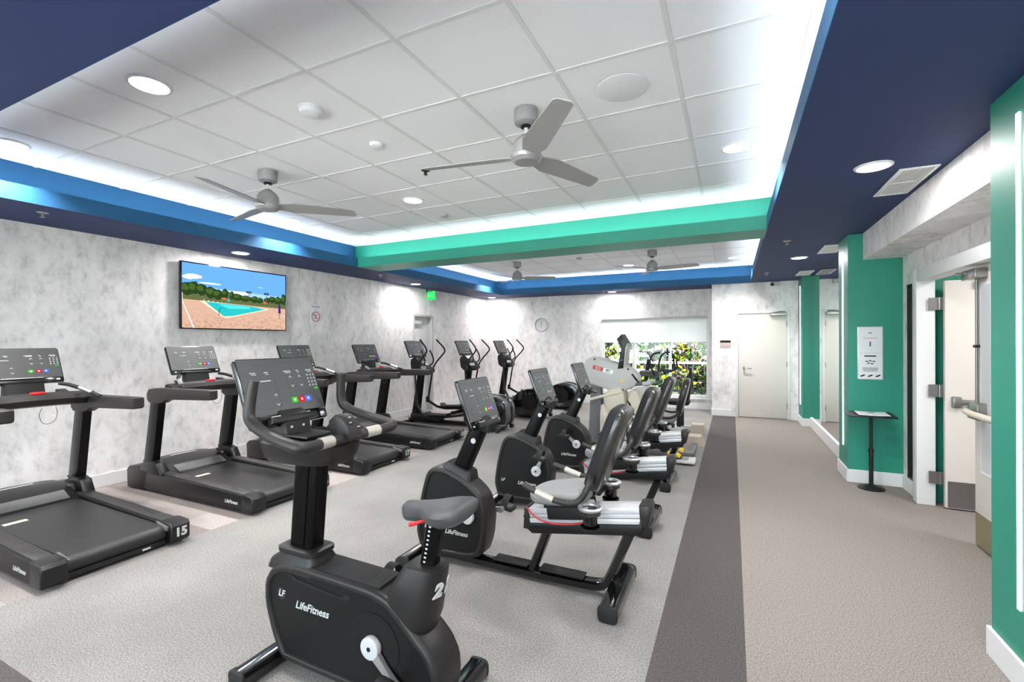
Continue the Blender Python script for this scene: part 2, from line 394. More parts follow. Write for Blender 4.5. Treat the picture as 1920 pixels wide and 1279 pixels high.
# right wall: sidelight, double door opening
OY0, OY1, OZ = 3.62, 5.42, 2.06
g = G()
g.b2((XR, YN, 0), (XR+.08, OY0, 3.0), 'wall'); g.b2((XR, OY0, OZ), (XR+.08, OY1, 3.0), 'wall')
g.b2((XR, OY1, 0), (XR+.08, 5.60, 3.0), 'wall'); g.b2((XR, 5.60, 0), (XR+.08, 5.82, .14), 'wall'); g.b2((XR, 5.60, 2.04), (XR+.08, 5.82, 3.0), 'wall')
g.b2((XR, 5.82, 0), (XR+.08, 6.40, 3.0), 'wall'); struct(g, 'wall_right', smooth=False)
# unseen front wall; its glazing is added so daylight brightens the ceiling
FX0, FX1, FZ0, FZ1 = -5.6, 1.0, .25, 2.45
g = G(); g.b2((-6.1, YN-.15, 0), (FX0, YN, 3.0), 'wall'); g.b2((FX1, YN-.15, 0), (3.4, YN, 3.0), 'wall'); g.b2((FX0, YN-.15, 0), (FX1, YN, FZ0), 'wall'); g.b2((FX0, YN-.15, FZ1), (FX1, YN, 3.0), 'wall'); struct(g, 'wall_front', smooth=False)
g = G()
for k in range(6): g.b2((FX0+k*(FX1-FX0)/5-.025, YN-.12, FZ0), (FX0+k*(FX1-FX0)/5+.025, YN-.04, FZ1), 'white', .003)
g.b2((FX0, YN-.12, FZ0), (FX1, YN-.04, FZ0+.05), 'white', .003); g.b2((FX0, YN-.12, FZ1-.05), (FX1, YN-.04, FZ1), 'white', .003); w3 = struct(g, 'added_fill_window')
g = G(); g.b2((FX0+.03, YN-.085, FZ0+.05), (FX1-.03, YN-.080, FZ1-.05), 'glass'); g.build('pane', w3, smooth=False)
# bulkhead over the doors
g = G(); g.b2((1.24, 2.96, 2.335), (XR+.02, 5.95, HS+.02), 'wall'); struct(g, 'wall_bulkhead', smooth=False)
# pillars
for nm, y0, y1 in (('wall_pillar_near', 2.45, 2.96), ('wall_pillar_middle', 5.95, 6.42), ('wall_pillar_far', 9.45, 9.98)):
    g = G(); g.b2((1.11, y0, 0), (XR+.05, y1, 2.64), 'green'); struct(g, nm, smooth=False)
g = G(); g.b2((1.26, YN, 0), (1.45, 2.45, 2.64), 'wall'); g.b2((1.26, 6.42, 0), (1.45, 9.45, 2.64), 'wall'); g.b2((1.11, 9.98, 0), (1.57, YF+.05, 2.64), 'wall'); struct(g, 'wall_mirror_backing', smooth=False)
# ceiling: soffit ring, lips, set back cove faces, tiles
U = [(X0-SB, X1+SB, y0-SB, y1+SB) for y0, y1 in TRAYS]
yA0, yA1 = TRAYS[0]; yB0, yB1 = TRAYS[1]
g = G(); T = .03
g.b2((XL-.1, YN, HS), (X0, YB+.1, HS+T), 'navy'); g.b2((X1, YN, HS), (1.7, YB+.1, HS+T), 'navy')
g.b2((X0, YN, HS), (X1, yA0, HS+T), 'navy'); g.b2((X0, yB1, HS), (X1, YB+.1, HS+T), 'navy'); struct(g, 'ceiling_soffit', smooth=False)
for i, (y0, y1) in enumerate(TRAYS):
    g = G(); z0, z1, w = HS+.0005, 2.743, .025; e = .002
    e = .004
    g.b2((X0-w, y0-w, z0), (X0+e, y1+w, z1), 'blue'); g.b2((X1-e, y0-w, z0), (X1+w, y1+w, z1), 'blue')
    if i == 0: g.b2((X0, y0-w, z0), (X1, y0+e, z1), 'blue')
    else: g.b2((X0, y1-e, z0), (X1, y1+w, z1), 'blue')
    struct(g, 'ceiling_lip_%d' % (i+1), smooth=False)
    g = G(); a, b, c, d = U[i]; t = .02
    g.b2((a-t, c, HS+T), (a, d, HT), 'blue'); g.b2((b, c, HS+T), (b+t, d, HT), 'blue')
    if i == 0: g.b2((a, c-t, HS+T), (b, c, HT), 'blue')
    else: g.b2((a, d, HS+T), (b, d+t, HT), 'blue')
    struct(g, 'ceiling_cove_%d' % (i+1), smooth=False)
# green beam between the trays
g = G(); g.b2((X0, yA1-.002, HS-.003), (X1, yB0+.002, HS+T), 'green'); g.b2((X0, yA1-.002, HS+T-.01), (X1, yA1+.025, 2.743), 'green'); g.b2((X0, yB0-.025, HS+T), (X1, yB0, 2.743), 'green')
g.b2((X0-SB, yA1+.22, HS+T), (X1+SB, yB0-.2, HT), 'green'); struct(g, 'ceiling_beam', smooth=False)
g = G(); g.b2((-6.2, YN-.1, HT), (1.75, YB+.2, HT+.02), 'tile')
g.b2((-6.2, YN-.1, HT+.05), (3.5, YB+.2, HT+.08), 'tile'); struct(g, 'ceiling', smooth=False)
g = G(); gw = .024; gx0 = -.27
for (a, b, c, d), gy0 in zip(U, (2.41, 7.60)):
    k = math.ceil((a-gx0)/.61)
    while gx0+k*.61 < b: g.b2((gx0+k*.61-gw/2, c, HT-.006), (gx0+k*.61+gw/2, d, HT), 'grid'); k += 1
    k = math.ceil((c-gy0)/.61)
    while gy0+k*.61 < d: g.b2((a, gy0+k*.61-gw/2, HT-.005), (b, gy0+k*.61+gw/2, HT), 'grid'); k += 1
struct(g, 'ceiling_grid', smooth=False)
# baseboards
def bb(name, *boxes):
    g = G()
    for a, b in boxes: g.b2(a, b, 'white', bev=.004)
    struct(g, name, smooth=False)
bh, bt = .135, .016
bb('baseboard_left', ((XL, YN, 0), (XL+bt, 7.66, bh)), ((XL, 8.48, 0), (XL+bt, YB, bh)))
bb('baseboard_back', ((XL+bt, YB-bt, 0), (XW, YB, bh)), ((XW-bt, YF-bt, 0), (XW, YB-bt, bh)), ((XW, YF-bt, 0), (DX0-.06, YF, bh)), ((DX1+.055, YF-bt, 0), (1.11, YF, bh)))
bb('baseboard_right', ((1.11-bt, 2.45, 0), (1.11, 2.96+bt, bh)), ((1.11, 2.96, 0), (XR, 2.96+bt, bh)), ((1.11-bt, 5.95-bt, 0), (1.11, 6.42+bt, bh)), ((1.11, 5.95-bt, 0), (XR, 5.95, bh)),
   ((1.11, 6.42, 0), (1.24, 6.42+bt, bh)), ((1.24-bt-.01, 6.42+bt, 0), (1.25, 9.45-bt, bh+.03)), ((1.11, 9.45-bt, 0), (1.24, 9.45, bh)), ((1.11-bt, 9.45-bt, 0), (1.11, YF, bh)),
   ((XR-bt, OY1+.14, 0), (XR, 5.95-bt, bh)), ((XR-bt, 2.96+bt, 0), (XR, OY0-.14, bh)))
# hall behind the double door
g = G(); g.b2((1.651, 5.55, 0), (3.3, 5.70, 2.9), 'green'); g.b2((1.69, 2.2, 0), (3.3, 2.3, 2.9), 'white'); g.b2((3.2, 2.2, 0), (3.3, 5.7, 2.9), 'white'); struct(g, 'wall_hall', smooth=False)
g = G(); g.b2((1.69, 2.2, 2.62), (3.3, 5.7, 2.66), 'tile'); struct(g, 'ceiling_hall', smooth=False)
# mirror
g = G(); g.b2((1.235, 6.425, bh+.03), (1.258, 9.445, HS-.002), 'mirror'); tag(g.build('wall_mirror', smooth=False), 'tall frameless mirror on the right wall between two teal green pillars', 'mirror')
# double door frame
def frame_y(g, x0, x1, y0, y1, z1, w, m='white'):
    g.b2((x0, y0-w, 0), (x1, y0, z1+w), m, .006); g.b2((x0, y1, 0), (x1, y1+w, z1+w), m, .006); g.b2((x0, y0, z1), (x1, y1, z1+w), m, .006)
g = G(); frame_y(g, XR-.05, XR+.085, OY0+.02, OY1-.02, OZ-.03, .11); struct(g, 'trim_1')
# leaf 1: swung out into the hall
d1 = G(); d1.b2((1.70, 5.335, .012), (2.50, 5.378, 2.02), 'doorwhite', .003); d1 = d1.build('door_1'); d1['kind'] = 'structure'
g = G(); g.b2((1.715, 5.329, .02), (2.42, 5.335, .25), 'nickel'); g.build('kick_plate', d1)
g = G(); g.b2((2.26, 5.328, .62), (2.40, 5.336, 1.85), 'black'); g.b2((2.275, 5.323, .64), (2.385, 5.329, 1.83), 'glass'); g.build('vision_pane', d1)
g = G(); g.b2((1.76, 5.295, .93), (2.44, 5.333, .975), 'nickel', .008); g.b2((1.74, 5.29, .90), (1.80, 5.345, 1.0), 'nickel', .01); g.b2((2.36, 5.30, .90), (2.46, 5.345, 1.0), 'nickel', .01); g.build('panic_bar', d1)
g = G(); g.b2((1.90, 5.28, 1.95), (2.2, 5.345, 2.01), 'nickel', .006); g.build('closer', d1)
for z in (1.82, 1.04, .26):
    g = G(); g.b2((1.60, 5.379, z-.055), (1.715, 5.385, z+.055), 'nickel'); g.cyl((1.675, 5.375, z-.055), (1.675, 5.375, z+.055), .011, 'nickel'); g.build('hinge', d1)
# leaf 2: shut, next to the near pillar
d2 = G(); d2.b2((1.60, OY0+.03, .012), (1.645, 4.50, 2.02), 'doorwhite', .003); d2 = d2.build('door_2'); d2['kind'] = 'structure'
g = G(); g.b2((1.594, OY0+.05, .02), (1.60, 4.48, .25), 'brass'); g.build('kick_plate', d2)
g = G(); g.b2((1.594, 4.24, .55), (1.602, 4.40, 1.9), 'paper'); g.b2((1.592, 4.255, .57), (1.596, 4.385, 1.88), 'silverp'); g.build('vision_pane', d2)
g = G(); g.tube([(1.595, 3.70, .99), (1.52, 3.74, .985), (1.50, 3.85, .98), (1.50, 4.25, .98), (1.515, 4.40, .985)], .022, 'cream', smooth=1); g.b2((1.54, 4.30, .93), (1.60, 4.46, 1.05), 'nickel', .01); g.build('panic_bar', d2)
g = G(); g.cyl((1.585, 4.43, 1.05), (1.585, 4.43, 2.0), .008, 'nickel'); g.b2((1.572, 4.41, 1.44), (1.60, 4.45, 1.46), 'black'); g.build('latch_rod', d2)
g = G(); g.b2((1.53, 4.30, 1.93), (1.60, 4.52, 2.0), 'nickel', .008); g.b2((1.48, 4.44, 1.97), (1.60, 4.47, 1.985), 'nickel'); g.build('closer', d2)
# sidelight
g = G(); x = XR-.004; g.b2((x, 5.60, .14), (x+.05, 5.82, .165), 'black'); g.b2((x, 5.60, 2.015), (x+.05, 5.82, 2.04), 'black'); g.b2((x, 5.785, .14), (x+.05, 5.82, 2.04), 'black'); g.b2((x, 5.60, .14), (x+.05, 5.612, 2.04), 'black')
w2 = struct(g, 'window_2', smooth=False); g = G(); g.b2((XR+.03, 5.612, .165), (XR+.036, 5.785, 2.015), 'silverp'); g.build('pane', w2)
# far door
g = G(); w = .05
g.b2((DX0, YF-.012, 0), (DX0+w, YF+.10, DZ), 'white', .004); g.b2((DX1-w, YF-.012, 0), (DX1, YF+.10, DZ), 'white', .004); g.b2((DX0+w, YF-.012, DZ-w), (DX1-w, YF+.10, DZ), 'white', .004); struct(g, 'trim_2')
g = G(); g.b2((DX0+w+.003, YF+.005, .01), (DX1-w-.003, YF+.05, DZ-w-.003), 'doorwhite', .002); d3 = struct(g, 'door_3')
g = G(); g.cyl((.21, YF+.005, .96), (.21, YF-.05, .96), .026, 'nickel', r2=.012); g.tube([(.21, YF-.05, .96), (.30, YF-.055, .96), (.335, YF-.05, .95)], .010, 'nickel'); g.cyl((.21, YF+.005, .86), (.21, YF-.01, .86), .02, 'nickel'); g.build('lever_handle', d3)
g = G(); g.b2((.66, YF-.06, 1.955), (.92, YF+.005, 2.02), 'nickel', .006); g.tube([(.72, YF-.05, 2.02), (.80, YF-.14, 2.03), (.90, YF-.02, 2.035)], .007, 'nickel', smooth=0); g.build('closer', d3)
for z in (1.80, 1.04, .25):
    g = G(); g.cyl((.935, YF-.003, z-.05), (.935, YF-.003, z+.05), .010, 'nickel'); g.build('hinge', d3)
# recessed door in the left wall
g = G(); g.b2((XL-.15, 7.76, 0), (XL-.11, 8.38, 2.02), 'white', .002); d4 = struct(g, 'door_4')
g = G(); g.b2((XL-.11, 7.80, 1.86), (XL-.05, 8.08, 1.93), 'silverp', .005); g.build('closer', d4)
g = G(); g.b2((XL-.15, 7.72, 0), (XL+.004, 7.76, 2.06), 'lgrey'); g.b2((XL-.15, 8.38, 0), (XL+.004, 8.42, 2.06), 'lgrey'); g.b2((XL-.15, 7.76, 2.02), (XL+.004, 8.38, 2.06), 'lgrey'); struct(g, 'trim_3', smooth=False)
# window with three lights
g = G(); fy0, fy1 = YB-.01, YB+.10; fw = .06
g.b2((WX0, fy0, WZ0), (WX0+fw, fy1, WZ1), 'white', .004); g.b2((WX1-fw, fy0, WZ0), (WX1, fy1, WZ1), 'white', .004)
g.b2((WX0+fw, fy0, WZ1-fw), (WX1-fw, fy1, WZ1), 'white', .004); g.b2((WX0+fw, fy0, WZ0), (WX1-fw, fy1, WZ0+fw), 'white', .004)
MU = [-2.055, -1.255]
for mx in MU: g.b2((mx-.03, YB+.035, WZ0+fw), (mx+.03, fy1, WZ1-fw), 'white', .003)
w1 = struct(g, 'window_1')
g = G(); g.b2((WX0+fw, YB+.06, WZ0+fw), (WX1-fw, YB+.066, WZ1-fw), 'glass'); g.build('pane', w1, smooth=False)
g = G(); g.b2((WX0-.03, YB-.05, WZ0-.03), (WX1+.03, YB-.008, WZ0), 'white', .004); g.build('sill', w1)
g = G(); g.b2((WX0+.03, YB-.004, 1.46), (WX1-.03, YB-.001, WZ1-.01), 'shade'); sh = tag(g.build('roller_shade', smooth=False), 'white translucent roller shade pulled halfway down over the window', 'window shade')
g = G(); g.b2((WX0+.03, YB-.012, 1.445), (WX1-.03, YB, 1.463), 'silverp', .003); g.build('hem_bar', sh)
g = G(); g.cyl((WX0+.03, YB-.03, WZ1-.01), (WX1-.03, YB-.03, WZ1-.01), .022, 'lgrey'); g.build('roller', sh)
# =====================  OUTSIDE THE WINDOW  =====================
M['grass'] = mat('lawn', lin(84, 96, 60), .9, bump=.5, bscale=60, noise=.3)
M['patio'] = mat('patio_slab', lin(176, 174, 174), .8)
g = G(); g.b2((-14, 11.0, -.12), (10, 30, -.05), 'grass'); struct(g, 'floor_lawn', smooth=False)
g = G(); g.b2((-5, 11.05, -.05), (3, 13.6, -.03), 'patio'); g.b2((-16, -16, -.12), (12, YN-.15, -.06), 'patio'); struct(g, 'floor_patio_and_reflector', smooth=False)  # second slab is unseen, added to bounce sunlight in through the front glazing
leafm = [mat('leaf_%d' % i, lin(*c), .9, spec=.05) for i, c in enumerate(((42, 68, 2), (16, 38, 3), (4, 13, 4), (68, 80, 3), (4, 13, 7), (8, 24, 8)))]
flowm = [mat('blossom_%d' % i, lin(*c), .9, spec=.05) for i, c in enumerate(((82, 68, 4), (92, 80, 74), (66, 40, 58), (78, 70, 12)))]
def leaves(name, n, box, mats, size, label, cat):
    rnd = random.Random(hash(name) % 1000 if False else len(name)*13)
    vs, fs, mi = [], [], []
    for _ in range(n):
        c = Vector([rnd.uniform(a, b) for a, b in zip(*box)]); s = size*rnd.uniform(.6, 1.4)
        R = Euler([rnd.uniform(-1.2, 1.2), rnd.uniform(-1.2, 1.2), rnd.uniform(0, 6.28)]).to_matrix()
        k = len(vs)
        for p in ((0, -1, 0), (.45, -.3, .1), (.4, .4, .1), (0, 1, 0), (-.4, .4, .1), (-.45, -.3, .1)): vs.append(c+R @ (Vector(p)*s))
        fs.append(tuple(range(k, k+6))); mi.append(rnd.randrange(len(mats)))
    me = bpy.data.meshes.new(name); me.from_pydata(vs, [], fs)
    for m in mats: me.materials.append(m)
    me.polygons.foreach_set('material_index', mi)
    o = bpy.data.objects.new(name, me); COL.objects.link(o); return tag(o, label, cat, kind='stuff')
leaves('hedge', 9000, ((-9, 15.5, -.1), (5, 18.5, 4.5)), leafm, .16, 'tall green leafy hedge behind the railing outside the window', 'hedge')
leaves('flowering_shrub', 1100, ((-1.5, 13.7, 0), (-.1, 14.9, 1.5)), flowm+leafm[:3], .085, 'yellow and white blossoming shrub outside the right window light', 'shrub')
leaves('leafy_shrub', 700, ((-5.4, 13.9, .0), (-3.2, 15.0, 1.35)), flowm[:2]+leafm[:2], .08, 'small shrub with pale blossoms outside the left window light', 'shrub')
g = G()
g.b2((-6, 13.35, .86), (2.5, 13.42, .92), 'mgrey'); g.b2((-6, 13.35, .1), (2.5, 13.42, .15), 'black')
r = tag(g.build('patio_railing'), 'white metal patio railing outside the window', 'railing')
for k in range(60):
    g = G(); g.b2((-6+k*.14, 13.37, -.05 if k % 10 == 0 else .15), (-5.98+k*.14, 13.40, .86), 'black'); g.build('baluster', r, smooth=False)
t = empty('patio_table', (-2.35, 12.7, -.03), 'white round patio table under a parasol outside the window', 'table')
g = G(); g.cyl((0, 0, .70), (0, 0, .73), .55, 'white', seg=32); g.build('table_top', t)
g = G(); g.cyl((0, 0, 0), (0, 0, .70), .04, 'white'); g.cyl((0, 0, 0), (0, 0, .03), .25, 'white', seg=24); g.build('pedestal', t)
t = empty('patio_parasol', (-2.35, 12.7, .70), 'white open parasol standing on the patio table outside', 'parasol')
g = G(); g.cyl((0, 0, 0), (0, 0, .49), .02, 'white'); g.build('pole', t)
g = G(); g.lathe([(0, .50), (.2, .46), (.42, .38), (.41, .37), (.2, .44), (0, .48)], (0, 0, 0), 'white', seg=8); g.build('canopy', t)
# =====================  CEILING FIXTURES  =====================
def downlight(x, y, z, r, label, group):
    t = empty('recessed_light', (x, y, z), label, 'ceiling light', group)
    g = G(); g.lathe([(r, 0), (r*1.18, 0), (r*1.16, -.006), (r*1.0, -.010), (r*.97, -.006)], (0, 0, 0), 'white', seg=40); g.build('trim_ring', t)
    g = G(); g.lathe([(0, -.006), (r*.97, -.006), (r*.97, -.001), (0, -.001)], (0, 0, 0), 'lens', seg=40); g.build('lens', t)
    return t
TL = ['round recessed light in the white ceiling tiles, nearest the camera on the upper left', 'round recessed light cut by the left edge of the photo, in the white tiles',
      'round recessed light in the tiles between the two near ceiling fans', 'round recessed light in the tiles just behind the left near ceiling fan',
      'round recessed light in the tiles right of the near ceiling fan, by the right cove', 'round recessed light in the far tray, close to its right end',
      'round recessed light in the far tray, just left of the far right fan', 'round recessed light in the far tray, near its left end beside the far left fan']
for (x, y), l in zip(TILE_LAMPS, TL): downlight(x, y, HT-.001, .095, l, 'recessed lights in the white tiles')
SL = ['round recessed light in the navy right soffit next to the near air vent', 'round recessed light in the navy right soffit between the two far vents', 'round recessed light in the left navy soffit above the television',
      'round recessed light in the left navy soffit before the green exit sign', 'round recessed light in the navy soffit at the far left corner', 'round recessed light in the navy soffit above the window']
for (x, y), l in zip(SOFFIT_LAMPS, SL): downlight(x, y, HS-.001, .088, l, 'recessed lights in the navy soffit')
def fan(x, y, a0, label):
    t = empty('ceiling_fan', (x, y, HT-.006), label, 'ceiling fan', 'three-bladed ceiling fans')
    g = G(); g.lathe([(0, 0), (.075, 0), (.077, -.06), (.074, -.085), (.05, -.10), (0, -.10)], (0, 0, 0), 'fan'); g.build('canopy', t)
    g = G(); g.cyl((0, 0, -.095), (0, 0, -.20), .0135, 'silverp'); g.lathe([(0, -.095), (.03, -.097), (.034, -.112), (0, -.118)], (0, 0, 0), 'black'); g.build('downrod', t)
    g = G(); g.lathe([(0, -.155), (.025, -.157), (.045, -.175), (.07, -.195), (.087, -.225), (.088, -.285), (0, -.287)], (0, 0, 0), 'fan'); g.build('motor_housing', t)
    g = G(); g.lathe([(0, -.286), (.097, -.286), (.103, -.296), (.098, -.318), (.075, -.336), (0, -.340)], (0, 0, 0), 'fan'); g.build('hub', t)
    for k in range(3):
        a = math.radians(a0+120*k); R = Matrix.Rotation(a, 4, 'Z') @ Matrix.Rotation(math.radians(-14), 4, 'X')
        g = G(); out = [(.06, -.045), (.22, -.085), (.69, -.058), (.715, -.04), (.73, .03), (.715, .05), (.2, .075), (.06, .04)]
        g.prism([(p[0], p[1]) for p in out], -.004, .004, 'fanb', 'z', .0015, 1); g.bm.transform(R); g.bm.transform(Matrix.Translation((0, 0, -.300))); g.build('blade', t)
    return t
fan(-1.185, 2.715, -51, 'grey ceiling fan nearest the camera, in the middle of the white ceiling')
fan(-3.625, 2.715, 46, 'grey ceiling fan on the left, below the white ceiling beside the blue cove')
fan(-3.64, 7.90, 20, 'grey ceiling fan in the far tray, the left one beyond the green beam')
fan(-1.18, 7.86, -8, 'grey ceiling fan in the far tray, the right one beyond the green beam')
g = G(); g.lathe([(0, -.012), (.13, -.012), (.148, -.006), (.148, 0), (0, 0)], (-.575, 2.715, HT-.006), 'white', seg=48); tag(g.build('ceiling_speaker'), 'large flat round ceiling speaker in the tile right of the near fan', 'ceiling speaker')
t = empty('smoke_detector', (-2.41, 2.11, HT-.001), 'white round smoke detector in the near ceiling tiles left of the middle fan', 'smoke detector')
g = G(); g.lathe([(0, -.05), (.045, -.05), (.066, -.038), (.072, -.02), (.072, -.002), (0, -.002)], (0, 0, 0), 'white', seg=36); g.lathe([(.08, 0), (.08, -.012), (.07, -.014), (.07, 0)], (0, 0, 0), 'white', seg=36); g.build('housing', t)
g = G(); g.text('FIRE', facing((0.0, .045, -.046), (1, 0, 0), (0, -1, -.0)), .022, 'red'); g.build('marking', t)
for (x, y, l, m_) in ((-2.40, 2.70, 'small white round ceiling sensor behind the smoke detector', 'white'), (-3.03, 4.55, 'small white round detector in the tile behind the recessed light near the green beam', 'lgrey'), (-2.45, 7.97, 'small round detector in the far tray left of the far right fan', 'lgrey')):
    g = G(); g.lathe([(0, -.034), (.03, -.034), (.048, -.022), (.052, -.001), (0, -.001)], (x, y, HT), m_); tag(g.build('ceiling_sensor'), l, 'sensor')
def sprinkler(x, y, z, m_, l):
    t = empty('sprinkler_head', (x, y, z), l, 'sprinkler', 'fire sprinkler heads')
    g = G(); g.lathe([(0, -.004), (.038, -.004), (.04, 0), (0, 0)], (0, 0, 0), m_, seg=24); g.build('escutcheon', t)
    g = G(); g.cyl((0, 0, 0), (0, 0, -.03), .009, m_, seg=10); g.tube([(-.008, 0, -.005), (-.018, 0, -.02), (0, 0, -.04), (.018, 0, -.02), (.008, 0, -.005)], .003, m_, seg=6, smooth=1); g.lathe([(0, -.042), (.018, -.042), (.018, -.039), (0, -.039)], (0, 0, 0), m_, seg=12); g.build('deflector', t)
sprinkler(-2.39, 3.30, HT, 'black', 'small black sprinkler head in the tiles at the tip of the near fan blade')
sprinkler(-5.31, 1.85, HS, 'nickel', 'sprinkler head in the dark left soffit nearest the camera')
sprinkler(-5.28, 6.02, HS, 'nickel', 'sprinkler head in the left soffit below the end of the green beam')
sprinkler(.56, 6.01, HS, 'nickel', 'sprinkler head in the right soffit level with the green beam')
sprinkler(.52, 8.73, HS, 'nickel', 'sprinkler head in the right soffit toward the far wall')
def vent(y0, y1, l):
    x0, x1 = .985, 1.195; t = empty('air_vent', ((x0+x1)/2, (y0+y1)/2, HS), l, 'air vent', 'rectangular air vents in the right soffit'); cx, cy = (x0+x1)/2, (y0+y1)/2
    w, h = (x1-x0)/2, (y1-y0)/2; b = .022
    g = G()
    for a, c in (((-w, -h), (w, -h+b)), ((-w, h-b), (w, h)), ((-w, -h+b), (-w+b, h-b)), ((w-b, -h+b), (w, h-b)), ((-w+b, -.008), (w-b, .008))): g.b2((a[0], a[1], -.012), (c[0], c[1], -.0005), 'white', .003)
    g.build('frame', t)
    g = G(); g.b2((-w+b, -h+b, -.003), (w-b, h-b, -.001), 'mgrey'); n = 9
    for k in range(n): xx = -w+b+(k+.5)*(2*w-2*b)/n; g.box((xx, 0, -.007), (.011, 2*h-2*b, .002), 'white', (0, .5, 0))
    g.build('louvre', t, smooth=False)
vent(3.80, 4.42, 'white rectangular air vent in the right soffit nearest the camera'); vent(6.48, 7.03, 'white rectangular air vent beside the top of the middle teal pillar'); vent(8.72, 9.28, 'white rectangular air vent nearest the far teal pillar')
# LED strips recessed in the pillars
for y, l in ((2.72, 'tall vertical glowing LED strip on the near teal pillar'), (6.20, 'tall vertical glowing LED strip on the middle teal pillar'), (9.74, 'tall vertical glowing LED strip on the far teal pillar')):
    g = G(); g.b2((1.104, y-.012, .34), (1.112, y+.012, 2.47), 'led', .003); tag(g.build('led_strip_light'), l, 'light strip', 'vertical LED strips on the teal pillars')
# camera, signs, clock, exit sign
t = empty('security_camera', (.73, YF, 2.56), 'small white dome camera high on the far wall above the far door', 'security camera')
g = G(); g.b2((-.06, -.06, -.03), (.09, 0, .045), 'lgrey', .012); g.build('bracket', t); g = G(); g.sph((-.04, -.07, -.01), .032, 'black'); g.build('lens', t)
t = empty('wall_clock', (-4.33, YB, 1.90), 'round white wall clock on the back wall left of the window', 'clock')
g = G(); g.lathe([(.155, 0), (.175, .0), (.178, .03), (.165, .04), (.15, .03)], (0, 0, 0), 'lgrey', axis='y', seg=40); g.build('rim', t)
g = G(); g.lathe([(0, .012), (.155, .012), (.155, 0), (0, 0)], (0, 0, 0), 'white', axis='y', seg=40); g.build('face', t)
g = G(); g.box((0, -.016, .045), (.008, .004, .09), 'panel'); g.box((0, -.016, -.03), (.006, .004, .07), 'panel'); g.build('hand', t)
t = empty('exit_sign', (-5.735, 8.10, 2.57), 'green glowing exit sign hanging below the left soffit near the recessed door', 'exit sign')
g = G(); g.b2((-.095, -.012, -.20), (.095, .012, -.02), 'exit', .004); g.text('EXIT', facing((0, -.0135, -.11), (1, 0, 0), (0, 0, 1)), .075, 'mark'); g.build('panel', t)
g = G(); g.cyl((-.11, 0, .04), (-.11, 0, -.05), .012, 'black'); g.box((-.05, 0, -.015), (.14, .02, .02), 'black'); g.build('bracket', t)
t = empty('prohibition_sign', (XL, 5.245, 1.89), 'small round red-ringed prohibition sign with a blue caption on the left wall behind the treadmills', 'sign')
g = G(); g.box((.003, 0, 0), (.004, .20, .20), 'paper'); g.build('plate', t)
g = G(); g.tube([(.007, .075*math.cos(a), .075*math.sin(a)) for a in [k*math.pi/12 for k in range(24)]], .008, 'faintred', seg=6, smooth=0, closed=True, up=(1, 0, 0)); g.box((.007, 0, 0), (.004, .14, .014), 'faintred', (math.radians(-40), 0, 0)); g.box((.0065, 0, 0), (.003, .03, .07), 'faintred'); g.build('symbol', t)
g = G(); g.box((.003, 0, .15), (.004, .20, .05), 'paper'); g.box((.0055, 0, .155), (.002, .17, .018), 'faintblue'); g.build('caption', t)
t = empty('room_sign', (-.118, YF, 1.42), 'small two-tone sign plate left of the far door', 'sign')
g = G(); g.b2((-.095, -.006, -.075), (.095, 0, .03), 'pink', .002); g.build('plate', t); g = G(); g.b2((-.095, -.007, .03), (.095, 0, .075), 'panel', .002); g.build('header_strip', t)
t = empty('notice_poster', (1.297, 5.95, 1.36), 'white two-panel paper notice on the green face of the middle pillar', 'poster')
g = G(); g.b2((-.108, -.006, -.275), (.108, 0, .275), 'silverp', .002); g.build('holder', t)
g = G(); g.b2((-.100, -.009, .003), (.100, -.006, .268), 'paper'); g.box((0, -.0095, .095), (.012, .001, .05), 'blueprint')
for z, w, m_ in ((.21, .03, 'markd'), (.155, .12, 'pink')): g.box((0, -.0095, z), (w, .001, .008), m_)
g.build('upper_sheet', t)
g = G(); g.b2((-.100, -.009, -.268), (.100, -.006, -.003), 'paper')
for z, w, h_, m_ in ((-.03, .10, .013, 'panel'), (-.155, .13, .006, 'markd'), (-.17, .13, .006, 'markd'), (-.185, .12, .006, 'markd')): g.box((0, -.0095, z), (w, .001, h_), m_)
for x, z in ((-.03, -.085), (.0, -.08), (.03, -.085), (.015, -.11), (-.015, -.105)): g.sph((x, -.0095, z), .014, 'markd', (1, .05, .5), 8)
for x in (-.065, 0, .065): g.box((x, -.0095, -.235), (.04, .001, .014), 'panel', (0, -.4, 0))
g.build('lower_sheet', t)
# sign-in stand
t = empty('sign_in_stand', (1.262, 5.76, 0), 'slim black pedestal table standing in front of the middle teal pillar', 'pedestal table')
g = G(); g.lathe([(0, .0), (.112, .0), (.115, .010), (.10, .022), (.06, .030), (.022, .045), (0, .045)], (0, 0, 0), 'black', seg=40); g.build('base', t)
g = G(); g.cyl((0, 0, .04), (0, 0, .36), .019, 'black'); g.cyl((0, 0, .36), (0, 0, .40), .023, 'black'); g.cyl((0, 0, .40), (-.0, 0, .735), .014, 'black'); g.build('pole', t)
g = G(); g.box((-.01, 0, .745), (.39, .29, .012), 'black', (.05, 0, 0), .003); g.build('table_top', t)
t = empty('open_notebook', (1.262, 5.74, .7555), 'open white paper booklet lying on the pedestal table', 'notebook')
g = G(); g.box((-.065, -.01, .004), (.125, .20, .004), 'paper', (.05, .03, 0)); g.box((.065, -.01, .004), (.125, .20, .004), 'paper', (.05, -.03, 0)); g.build('pages', t)
g = G(); g.box((.0, .02, .009), (.06, .02, .001), 'markd', (.05, 0, .6)); g.build('printing', t)
